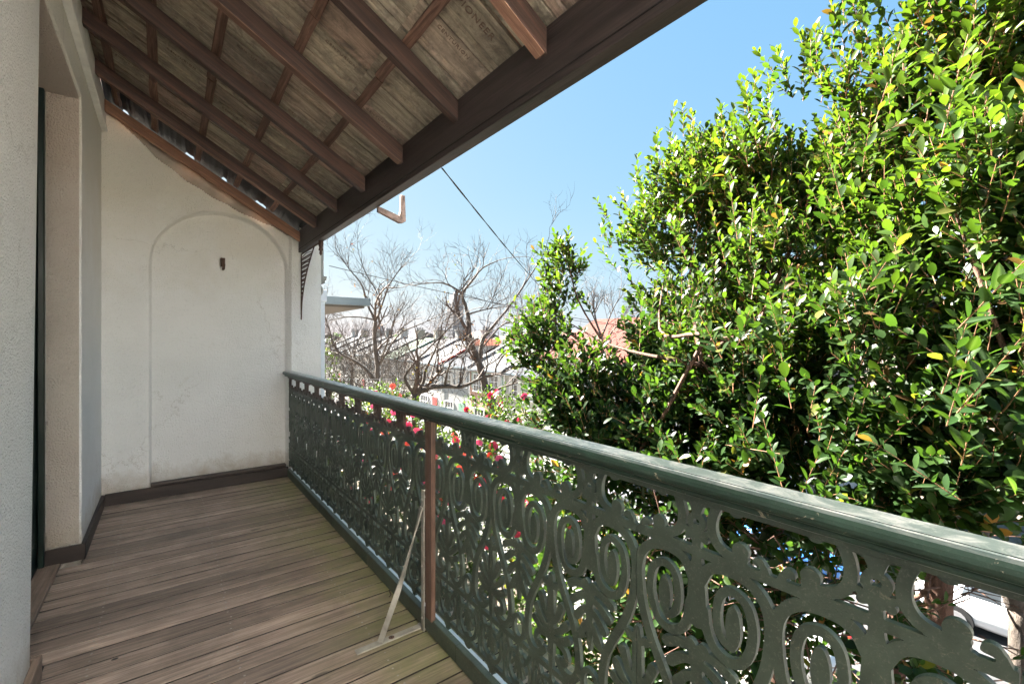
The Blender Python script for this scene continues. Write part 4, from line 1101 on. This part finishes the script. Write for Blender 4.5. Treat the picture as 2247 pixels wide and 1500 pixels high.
limb('trunk', [G(W(2240, 1440, 3.6)), W(2240, 1440, 3.6), W(2225, 1320, 3.6), W(2180, 1220, 3.6), W(2130, 1100, 3.6), W(2120, 900, 3.6)], .085, .04, big, M['bark_grey'])
limb('trunk', [G(W(1700, 1420, 4.6)), W(1700, 1300, 4.6), W(1620, 1150, 4.6), W(1540, 960, 4.6), W(1480, 800, 4.7), W(1440, 640, 4.8)], .07, .015, big, M['bark_red'])
limb('branch', [W(1920, 1180, 3.9), W(1800, 1200, 3.6), W(1690, 1180, 3.5), W(1560, 1200, 3.6), W(1450, 1230, 3.8)], .04, .012, big, M['bark_red'])
limb('branch', [W(1965, 1330, 3.9), W(2100, 1270, 3.4), W(2247, 1200, 3.1)], .022, .012, big, M['bark_red'])
limb('branch', [W(1540, 960, 4.6), W(1400, 850, 4.5), W(1290, 760, 4.6), W(1200, 690, 4.8), W(1180, 640, 4.9)], .030, .006, big, M['bark_red'])
limb('branch', [W(1400, 850, 4.5), W(1330, 760, 4.6), W(1270, 660, 4.8), W(1245, 570, 4.9)], .020, .005, big, M['bark_red'])
limb('branch', [W(2247, 900, 2.0), W(2180, 700, 2.0), W(2130, 560, 2.1), W(2080, 420, 2.1)], .014, .005, big, M['bark_red'])
limb('branch', [W(2100, 1100, 2.6), W(2000, 1160, 2.5), W(1850, 1180, 2.6), W(1700, 1150, 2.8)], .016, .005, big, M['bark_red'])
# inner boughs
tb = []
for k in range(70):
    j = rnd.randrange(len(P0)); e = P0[j]
    if e[0] < 1.6: continue
    base = W(rnd.choice((2090, 1740, 1540)), rnd.uniform(700, 1000), rnd.choice((3.2, 4.2, 4.4)))
    mid = (base * .5 + e * .5) + np.array([0, 0, -.15]) + rng.normal(0, .12, 3)
    tb.append((base, mid, e))
mb = MB()
for a, m_, e in tb:
    mb.tube([tuple(q) for q in catmull([a, m_, e], 4)], [.018, .017, .015, .013, .011, .009, .007, .005, .004], 5, False)
setp(mb.build('boughs', M['bark_red'], big, smooth=True), kind='stuff')
# low bare undergrowth twigs
mb = MB()
for k in range(260):
    px, py, d = rnd.uniform(1350, 2150), rnd.uniform(1130, 1500), rnd.uniform(2.6, 4.6)
    a = W(px, py, d); dirv = rng.normal(0, 1, 3); dirv[2] = abs(dirv[2]) * .5; dirv /= np.linalg.norm(dirv); L_ = rnd.uniform(.2, .6)
    m_ = a + dirv * L_ * .5 + rng.normal(0, .04, 3)
    if a[0] < 1.5: continue
    mb.tube([tuple(a), tuple(m_), tuple(a + dirv * L_)], [.006, .004, .002], 4, False)
setp(mb.build('bare_twigs', M['bark_red'], big), kind='stuff')

# ================================================================ bare street trees
def sprout(mb, p, d, L, r, lev, tips, up=.25):
    n = 5; pts = [p]; dd = d.copy()
    for k in range(n):
        dd = dd + rng.normal(0, .20, 3) + np.array([0, 0, up * .22]); dd /= np.linalg.norm(dd)
        pts.append(pts[-1] + dd * L / n)
    rr = [r * (1 - .62 * k / n) for k in range(n + 1)]
    mb.tube(pts, rr, 4 if lev < 2 else 3, False)
    if lev >= 3: tips.append((pts[-1], dd)); return
    nc = (6, 5, 4)[lev]
    for c in range(nc):
        k = rnd.uniform(.8, n); i = int(k); q = pts[i] + (pts[min(i + 1, n)] - pts[i]) * (k - i)
        t = pts[min(i + 1, n)] - pts[max(i - 1, 0)]; t /= np.linalg.norm(t)
        s = np.cross(t, rng.normal(size=3)); s /= np.linalg.norm(s)
        nd = t * .75 + s * rnd.uniform(.5, 1.0) + np.array([0, 0, up]); nd /= np.linalg.norm(nd)
        sprout(mb, q, nd, L * rnd.uniform(.42, .68), max(r * .50, .0030), lev + 1, tips, up)
def bare_tree(label, depth, limbs, loc_px, base_xy, dens=1.0, twl=1.3, mat='bark_grey', start=1):
    root = W(loc_px[0], loc_px[1], depth)
    o = empty('bare_tree', (root[0], root[1], gz(root[0])), label, 'tree', 'leafless street trees')
    mbt = MB(); tips = []
    for li, (pts, r0, r1) in enumerate(limbs):
        P = []
        for q in pts:
            dz = q[2] if len(q) > 2 else 0
            P.append(W(q[0], q[1], depth + dz))
        if li == 0: P = [np.array([P[0][0], P[0][1], gz(P[0][0]) - .1])] + P
        limb('trunk' if li == 0 else 'branch', P, r0 * (1.3 if li == 0 else 1.15), r1, o, M[mat], 8, .02)
        C = catmull(P, 6); nC = len(C)
        ln = sum(np.linalg.norm(C[i + 1] - C[i]) for i in range(nC - 1))
        cnt = int(dens * (2 + ln * 2.8)) if li else 2
        for c in range(cnt):
            i = int(rnd.uniform(.30 if li else .6, 1) * (nC - 2)); q = C[i]; t = C[i + 1] - C[i]; t /= np.linalg.norm(t)
            s = np.cross(t, rng.normal(size=3)); s /= np.linalg.norm(s)
            d = t * .7 + s * rnd.uniform(.4, .9) + np.array([0, 0, .35]); d /= np.linalg.norm(d)
            sprout(mbt, q, d, twl * rnd.uniform(.45, 1.0), max(r1 * .8, .0088), start, tips)
        t = C[-1] - C[-2]; t /= np.linalg.norm(t); sprout(mbt, C[-1], t, twl, r1 * .9, start, tips)
    setp(mbt.build('twigs', M['twig'], o), kind='stuff')
    # withered leaves left on some tips
    n = int(len(tips) * .07); B = np.array([t[0] for t in tips[:n]]); D = unit(rng.normal(size=(n, 3)) - np.array([0, 0, .6])); Nn = unit(rng.normal(size=(n, 3)))
    V, T, Q = leaf_arrays(B, D, Nn, rng.uniform(.03, .06, n), .5, .5)
    cc = np.tile([.09, .045, .02, 1], (n * 11, 1)) * np.repeat(np.c_[rng.uniform(.5, 1.5, (n, 3)), np.ones(n)], 11, 0)
    setp(link('dry_leaves', npmesh('dry_leaves', V, [T, Q], M['leaf'], False, 'leafcol', cc), o), kind='stuff')
    return o
bare_tree('slender bare tree rising behind the rail left of the terraces, one straight trunk', 13.0, [
    ([(829, 900), (828, 834), (828, 796), (823, 761), (822, 726), (824, 704)], .060, .050),
    ([(824, 704), (812, 680), (804, 662), (794, 625), (768, 592), (745, 561)], .036, .010),
    ([(824, 704), (834, 678), (826, 640), (802, 598), (789, 561)], .030, .008),
    ([(826, 700), (840, 663, .3), (856, 622, .4), (877, 592, .5), (897, 571, .6)], .030, .008),
    ([(832, 799), (846, 777), (860, 754), (882, 728), (915, 714), (960, 694)], .036, .010),
    ([(834, 796), (850, 752, -.4), (855, 730, -.5), (865, 699, -.6), (863, 680, -.6)], .022, .007),
    ([(822, 834), (801, 808), (773, 789), (747, 775), (730, 751), (723, 723), (712, 694)], .050, .014),
    ([(820, 701), (794, 696, -.3), (759, 695, -.6), (735, 700, -.8)], .024, .008),
    ([(743, 776), (725, 770, .3), (712, 772, .5)], .016, .006)], (829, 900), None, 1.0, 1.25)
bare_tree('forked bare tree with the thickest trunk, leaning left in front of the brick terrace', 10.0, [
    ([(1080, 900), (1067, 858), (1059, 826), (1047, 786), (1036, 760), (1030, 735)], .085, .060),
    ([(1030, 735), (1028, 700), (1022, 672), (1015, 645), (1039, 612), (1059, 588), (1093, 571)], .050, .010),
    ([(1015, 645), (990, 628), (961, 620), (910, 625)], .026, .008),
    ([(1053, 786, .1), (1059, 746, .2), (1077, 722, .3), (1120, 669, .5), (1157, 615, .7), (1195, 554, .9)], .052, .010),
    ([(1026, 690), (1045, 684, -.3), (1080, 676, -.5), (1118, 672, -.6)], .020, .006),
    ([(1064, 826), (1085, 821, -.3), (1090, 802, -.3), (1112, 773, -.4), (1140, 765, -.5)], .030, .008),
    ([(1083, 862), (1096, 852), (1119, 844, -.1), (1150, 836, -.2)], .034, .014),
    ([(1056, 765, .2), (1100, 715, .6), (1150, 690, 1), (1200, 640, 1.3)], .020, .006)], (1080, 900), None, .9, 1.1)
bare_tree('low bare tree whose long limb sweeps right across the cream terraces', 9.0, [
    ([(911, 910), (909, 880), (909, 866)], .075, .060),
    ([(909, 866), (904, 858), (888, 831), (898, 810), (928, 776), (965, 740), (1000, 703)], .040, .010),
    ([(911, 862), (928, 840), (934, 812), (949, 780), (962, 751), (976, 728)], .036, .010),
    ([(910, 866), (939, 852), (976, 847), (1013, 848), (1050, 832), (1078, 822)], .050, .022),
    ([(976, 847), (981, 818, -.2), (992, 792, -.3), (1015, 779, -.4), (1030, 764, -.4)], .022, .007),
    ([(942, 840), (952, 805, .3), (958, 780, .4), (955, 765, .5)], .018, .006),
    ([(1003, 848), (1012, 838), (1014, 832)], .022, .012)], (911, 910), None, .8, .95)
bare_tree('fine-twigged bare tree further down the street left of the red chimney', 22.0, [
    ([(770, 880), (772, 820), (775, 790)], .06, .05), ([(775, 790), (760, 750), (745, 720)], .04, .012), ([(775, 790), (785, 750), (800, 725)], .04, .012), ([(775, 800), (740, 780), (722, 760)], .03, .01),
    ([(775, 800), (810, 780), (835, 755)], .03, .01)], (770, 880), None, 1.6, 1.6)
bare_tree('bare tree half hidden between the leafy tree and the pink roof', 14.0, [
    ([(1330, 900), (1325, 800), (1320, 740)], .06, .045), ([(1320, 740), (1340, 690), (1360, 650)], .03, .008), ([(1320, 740), (1300, 690), (1280, 660)], .03, .008), ([(1322, 760), (1350, 720), (1390, 690)], .03, .008)], (1330, 900), None, 1.2, 1.2)

# fine grey brushwood below the trees
def thicket(name, label, px0, px1, py0, py1, d0, d1, n, L, r, mat, kind='stuff'):
    mb = MB()
    for k in range(n):
        a = W(rnd.uniform(px0, px1), rnd.uniform(py0, py1), rnd.uniform(d0, d1))
        d = rng.normal(0, .55, 3) + np.array([0, 0, .8]); d /= np.linalg.norm(d); l = L * rnd.uniform(.5, 1.2)
        m_ = a + d * l * .5 + rng.normal(0, l * .08, 3)
        mb.tube([a, m_, a + d * l + rng.normal(0, l * .1, 3)], [r, r * .7, r * .3], 3, False)
    o = mb.build(name, mat, None); setp(o, label, None, None, kind); return o
thicket('brushwood', 'tangle of fine grey bare twigs behind the handrail', 705, 905, 765, 900, 15, 24, 1500, 1.3, .009, plain('grey twig', (.075, .06, .048), .9, 0, .3, 4))
thicket('brushwood', 'fine bare twigs in front of the terrace fronts', 880, 1100, 810, 900, 14, 18, 110, 1.1, .007, bpy.data.materials['grey twig'])

# ================================================================ flowering camellias and other shrubs
def bush(name, label, cat, blobs, pal, young, lmin, lmax, seed_dens, base, group=None, flowers=0, flip=None, gap=.03, r_s=.0025, sl=(.10, .24)):
    o = empty(name, (base[0], base[1], gz(base[0])), label, cat, group)
    Pl, Dl = [], []
    for (bx, by, bd, br, dn) in blobs:
        c = W(bx, by, bd); r = br * bd / FP * .95; n = int(seed_dens * dn * r * r)
        u = unit(rng.normal(size=(n, 3))); rad = r * rng.random(n) ** .40; p = c + u * rad[:, None]
        keep = np.array([mn.noise(Vector(q) * 2.2) > -.22 for q in p]); Pl.append(p[keep]); Dl.append(unit(u[keep] + np.array([0, 0, .6]) + rng.normal(0, .3, (keep.sum(), 3))))
    P = np.concatenate(Pl); D = np.concatenate(Dl); ok = P[:, 0] > 1.45; P = P[ok]; D = D[ok]; Ls = rng.uniform(*sl, len(P))
    B, Dd, Nn, Le, Ag = shoots(P, D, Ls, lmin, lmax, gap)
    cols = leafcolors(len(B), Ag, young, pal)
    V, T, Q = leaf_arrays(B, Dd, Nn, Le, .5)
    setp(link('foliage', npmesh('foliage', V, [T, Q], M['leaf'], True, 'leafcol', np.c_[np.repeat(cols, 11, 0), np.ones(len(B) * 11)]), o), kind='stuff')
    V, Q = stems(P, D, Ls, r_s); setp(link('twigs', npmesh('twigs', V, [Q], M['twig']), o), kind='stuff')
    # stems from the ground
    for k in range(5):
        e = P[rnd.randrange(len(P))]; b_ = np.array([base[0] + rnd.uniform(-.2, .2), base[1] + rnd.uniform(-.2, .2), gz(base[0]) - .1])
        limb('stem', [b_, b_ * .5 + e * .5 + rng.normal(0, .15, 3), e], .035, .008, o, M['bark_grey'], 6)
    if flowers:
        fr = P[rng.permutation(len(P))]; vd = fr - CAM
        cnt = 0; meshes = []
        for ci, colr in enumerate(((.80, .07, .17), (.86, .14, .28), (.82, .15, .10), (.72, .04, .10))):
            fm, nt, b = newmat('petal'); b.inputs['Base Color'].default_value = (*colr, 1); b.inputs['Roughness'].default_value = .55
            v = []; f = []
            for ring, (np_, R_, tilt) in enumerate(((6, 1.0, .25), (6, .75, .7), (5, .45, 1.1), (4, .25, 1.4))):
                for k in range(np_):
                    a = 2 * pi * (k + .5 * ring) / np_; i0 = len(v); w = pi / np_ * 1.15
                    for (t, ww) in ((.08, .3), (.55, 1), (.95, .8), (1.05, .25)):
                        for sd in (-1, 1):
                            rr_ = R_ * t; v.append((rr_ * cos(tilt) * cos(a + sd * w * ww), rr_ * cos(tilt) * sin(a + sd * w * ww), rr_ * sin(tilt) + .1 * ring))
                    for q in range(3): f.append((i0 + 2 * q, i0 + 2 * q + 1, i0 + 2 * q + 3, i0 + 2 * q + 2))
            meshes.append(mesh('flower', v, f, fm))
        # outermost shoot tips toward the light get the blooms
        sc = fr[:, 2] * .5 - np.linalg.norm(vd, axis=1) * .35 + rng.random(len(fr)) * 2.4
        used_ = []
        for j in np.argsort(-sc):
            p = fr[j]
            if cnt >= flowers: break
            if any((p[0] - q[0]) ** 2 + (p[1] - q[1]) ** 2 + (p[2] - q[2]) ** 2 < .035 for q in used_): continue
            used_.append(p)
            fo = bpy.data.objects.new('flower', meshes[rnd.randrange(4)]); COL.objects.link(fo); fo.parent = o
            dirv = Vector(-(p - CAM)).normalized() + Vector((rnd.uniform(-.5, .5), rnd.uniform(-.5, .5), .5))
            sc_ = rnd.uniform(.040, .066)
            pp = p + np.array(dirv.normalized()) * .12
            fo.matrix_local = Matrix.Translation(Vector(pp) - o.location) @ dirv.to_track_quat('Z', 'Y').to_matrix().to_4x4() @ Matrix.Scale(sc_, 4)
            cnt += 1
    return o
camp = ((.014, .030, .014), (.030, .060, .022), (.08, .12, .025), (.30, .24, .03))
bush('camellia_bush', 'camellia with pink blooms standing in front of the brick terrace', 'bush', [(1085, 905, 7.0, 50, 1), (1060, 960, 6.6, 80, 1), (1110, 1000, 6.2, 110, 1), (1040, 1080, 5.8, 130, 1), (1130, 1160, 5.4, 130, .8), (1170, 930, 6.5, 60, .8), (1010, 1200, 5.4, 120, .8)],
     camp, .35, .05, .08, 950, W(1080, 1300, 5.9), 'pink flowering camellias', 75)
bush('camellia_bush', 'camellia with pink and orange blooms left of the low bare tree', 'bush', [(855, 878, 8.6, 40, 1), (800, 900, 8.4, 45, 1), (850, 950, 8.0, 90, 1), (770, 960, 8.0, 80, 1), (920, 990, 7.6, 110, 1), (820, 1040, 7.4, 120, .9), (900, 1120, 6.8, 120, .8), (730, 1020, 8.0, 60, .8), (960, 930, 8.0, 35, .8)],
     camp, .4, .05, .08, 800, W(860, 1200, 7.6), 'pink flowering camellias', 70)
bush('evergreen_shrub', 'dark evergreen shrub beside the pale downpipe', 'bush', [(718, 800, 15, 30, 1), (712, 850, 15, 40, 1), (730, 840, 14.5, 25, 1), (715, 760, 15.5, 22, 1)],
     ((.016, .030, .014), (.035, .055, .02), (.07, .09, .03), (.1, .1, .04)), .2, .07, .12, 260, W(715, 900, 15), None, 0, gap=.05, r_s=.005)
bush('undergrowth', 'dark low undergrowth beneath the big leafy tree, behind the ironwork', 'plants', [(1500, 1420, 5.2, 150, .8), (1700, 1480, 5.0, 150, .8), (1900, 1500, 5.4, 130, .5), (1400, 1330, 5.8, 120, .7), (1600, 1290, 6.5, 100, .5), (1300, 1250, 6.2, 100, .7)],
     ((.012, .028, .012), (.03, .06, .02), (.10, .15, .03), (.2, .2, .05)), .3, .05, .09, 330, W(1600, 1500, 5.2), None, 0)
bush('garden_shrub', 'mid green garden shrub low behind the ironwork', 'bush', [(1280, 1330, 4.9, 150, .8), (1170, 1300, 5.2, 130, .8), (1050, 1290, 5.4, 120, .8), (1420, 1440, 4.6, 130, .7)],
     ((.03, .06, .02), (.06, .12, .03), (.14, .22, .04), (.2, .2, .05)), .5, .045, .075, 500, W(1260, 1450, 5.0), None, 0)
# far trees on the skyline
for k in range(14):
    d = rnd.uniform(120, 230); px = [905, 925, 942, 958, 975, 890, 872, 1092, 1105, 1140, 1018, 850, 1160, 740][k]; p = W(px, rnd.uniform(738, 745), d); r = rnd.uniform(6, 12) * d / FP
    o = empty('distant_tree', (p[0], p[1], -6.2), 'far dark green tree on the skyline between the pale houses' if k != 3 else 'far pointed dark conifer on the skyline above the terrace roofs', 'tree', 'far trees on the skyline')
    n = 240; u = unit(rng.normal(size=(n, 3)))
    if k == 3: hh = rng.random(n); P = np.c_[u[:, 0] * r * .5 * (1 - hh), u[:, 1] * r * .5 * (1 - hh), hh * r * 2.4 - r] + p
    else: P = p + u * (r * rng.random(n) ** .4)[:, None] * np.array([1.3, 1.3, .9])
    V, T, Q = leaf_arrays(P, unit(rng.normal(size=(n, 3))), unit(rng.normal(size=(n, 3))), rng.uniform(.5, 1.0, n) * r * .35, .8)
    cols = np.array([.03, .055, .035]) * rng.uniform(.6, 1.6, (n, 1))
    setp(link('crown', npmesh('crown', V, [T, Q], M['leaf'], False, 'leafcol', np.c_[np.repeat(cols, 11, 0), np.ones(n * 11)]), o), kind='stuff')
    mb = MB(); mb.tube([(0, 0, 0), (0, 0, p[2] + 6.2)], [.4, .2], 6); mb.build('trunk', M['bark_grey'], o, loc=(0, 0, 0))

# ================================================================ wires
def wire(label, pts, r, mat, twist=0, sag=0.0):
    a, b = np.array(pts[0]), np.array(pts[1]); P = []
    n = 60
    for k in range(n + 1):
        t = k / n; p = a + (b - a) * t; p[2] -= sag * 4 * t * (1 - t); P.append(p)
    mb = MB()
    if twist:
        for ph in (0, pi):
            Q_ = [p + np.array([cos(i * .9 + ph), sin(i * .9 + ph), 0]) * r * .9 for i, p in enumerate(P)]
            mb.tube(Q_, r, 5)
    else: mb.tube(P, r, 5)
    m = ((a + b) / 2); o = empty('overhead_wire', tuple(a), label, 'wire', 'overhead wires'); mb.build('cable', mat, o)
M['cable'] = plain('old brown cable', (.06, .045, .035), .8); M['cable_dark'] = plain('black wire', (.03, .03, .035), .7)
wire('twisted brown service cable running from the beam down to the street', [W(970, 369, 2.36), W(1225, 668, 9.5)], .0030, M['cable'], 1, .05)
wire('long thin wire crossing the sky in front of the slender bare tree', [W(722, 583, 11), W(1420, 722, 16)], .009, M['cable'], 0, .12)
wire('thin dark wire rising right to left across the terrace roofs', [W(1000, 640, 12), W(1400, 715, 15)], .007, M['cable_dark'], 0, .2)
wire('dark wire sagging low in front of the terrace fronts', [W(700, 826, 12), W(1330, 720, 13)], .008, M['cable_dark'], 0, .55)
wire('thin wire level with the terrace ridges', [W(850, 768, 16), W(1400, 735, 13)], .007, M['cable_dark'], 0, .35)
wire('upper dark wire of the pair near the pink roof', [W(1050, 700, 13), W(1420, 770, 14)], .007, M['cable_dark'], 0, .1)
wire('lower dark wire of the pair near the pink roof', [W(1150, 790, 13), W(1420, 700, 14)], .007, M['cable_dark'], 0, .15)

# yellow leaf scrap caught in the twigs
yo = empty('yellow_rag', tuple(W(1113, 782, 8.8)), 'ragged bright yellow scrap of leaves hanging in the bare twigs', 'leaves')
n = 12; P = np.tile(W(1113, 774, 8.8), (n, 1)) + rng.normal(0, .02, (n, 3)); V, T, Q = leaf_arrays(P, unit(rng.normal(size=(n, 3)) + np.array([0, 0, -.9])), unit(rng.normal(size=(n, 3))), rng.uniform(.07, .12, n), .45)
link('leaf_cluster', npmesh('leaf_cluster', V, [T, Q], M['leaf'], False, 'leafcol', np.tile([.55, .42, .02, 1], (n * 11, 1))), yo)

# ================================================================ parked cars
def car(x, y, col, label, rz=0):
    o = empty('parked_car', (x, y, gz(x) + .004), label, 'car', 'cars parked along the street')
    o.rotation_euler = (0, 0, rz)
    pm, nt, b = newmat('car paint'); b.inputs['Base Color'].default_value = (*col, 1); b.inputs['Roughness'].default_value = .25; b.inputs['Coat Weight'].default_value = .6
    st_ = [(-2.15, .55, .40, .62), (-2.05, .76, .30, .72), (-1.6, .84, .24, .84), (-.8, .87, .22, .90), (0, .88, .22, .92), (.8, .87, .22, .90), (1.35, .85, .24, .88), (1.95, .78, .28, .80), (2.12, .60, .38, .68)]
    v = []; f = []
    for (yy, hw, z0, z1) in st_:
        for (sx, z) in ((-.85, z0), (-1, z0 + .12), (-1, (z0 + z1) / 2), (-.94, z1 - .05), (-.80, z1), (.80, z1), (.94, z1 - .05), (1, (z0 + z1) / 2), (1, z0 + .12), (.85, z0)): v.append((sx * hw, yy, z))
    for i in range(len(st_) - 1):
        for q in range(10): f.append((i * 10 + q, i * 10 + (q + 1) % 10, (i + 1) * 10 + (q + 1) % 10, (i + 1) * 10 + q))
    f += [tuple(range(10)), tuple(reversed(range(80, 90)))]
    MB().add(v, f).build('body', pm, o, loc=(0, 0, 0), smooth=True)
    cst = [(-1.25, .72, .90), (-.75, .62, 1.36), (0, .61, 1.42), (.55, .61, 1.38), (1.25, .70, .92)]
    v = []; f = []
    for (yy, hw, z1) in cst: v += [(-.76, yy, .86), (-hw, yy, z1 - .04), (-hw + .06, yy, z1), (hw - .06, yy, z1), (hw, yy, z1 - .04), (.76, yy, .86)]
    for i in range(4):
        for q in (0, 1, 3, 4): f.append((i * 6 + q, i * 6 + q + 1, i * 6 + 7 + q, i * 6 + 6 + q))
        if i in (0, 3): f.append((i * 6 + 2, i * 6 + 3, i * 6 + 9, i * 6 + 8))
    MB().add(v, f).build('windows', M['glass'], o, loc=(0, 0, 0))
    mb = MB(); mb.prism([(-.78, 1.345), (.60, 1.365), (.58, 1.40), (0, 1.445), (-.72, 1.385)], 'x', -.60, .60); 
    for sx in (-1, 1):
        for yy in (-.72, 0, .56): mb.box(sx * .70 - .045, sx * .70 + .045, yy - .03, yy + .03, .88, 1.38)
    mb.build('roof', pm, o, .006, loc=(0, 0, 0))
    rub = plain('tyre rubber', (.02, .02, .02), .8); rimm = plain('alloy', (.45, .45, .46), .35, .7)
    for yy in (-1.35, 1.32):
        for sx in (-.80, .80):
            mb = MB(); mb.tube([(sx - .1, yy, .31), (sx + .1, yy, .31)], .31, 18); wh = mb.build('wheel', rub, o, .01, loc=(0, 0, 0))
            mb = MB(); s2 = .101 if sx > 0 else -.101; mb.tube([(sx + s2, yy, .31), (sx + s2 * 1.1, yy, .31)], .19, 14); mb.build('rim', rimm, wh, loc=(0, 0, 0))
    for sx in (-1, 1):
        box('headlight', (sx * .60 - .14, sx * .60 + .14, 2.02, 2.07, .60, .72), M['galv'], o, .01, loc=(0, 0, 0))
        box('tail_light', (sx * .60 - .13, sx * .60 + .13, -2.12, -2.06, .62, .74), plain('red lens', (.3, .01, .01), .3), o, .01, loc=(0, 0, 0))
    return o
car(15.8, 5.6, (.05, .22, .62), 'bright blue parked car seen through the ironwork below the handrail')
car(15.9, .9, (.62, .63, .64), 'white parked car low at the right edge behind the tree trunks')
car(10.1, 12.5, (.55, .56, .57), 'silver parked car on the near kerb glimpsed between the iron scrolls')
car(10.1, 18.3, (.05, .055, .065), 'dark grey parked car on the near kerb behind the camellias')
car(15.9, 11.2, (.30, .31, .33), 'grey parked car across the road from the silver one')
car(10.1, 5.2, (.60, .60, .58), 'off-white parked car on the near kerb directly below the leafy tree')
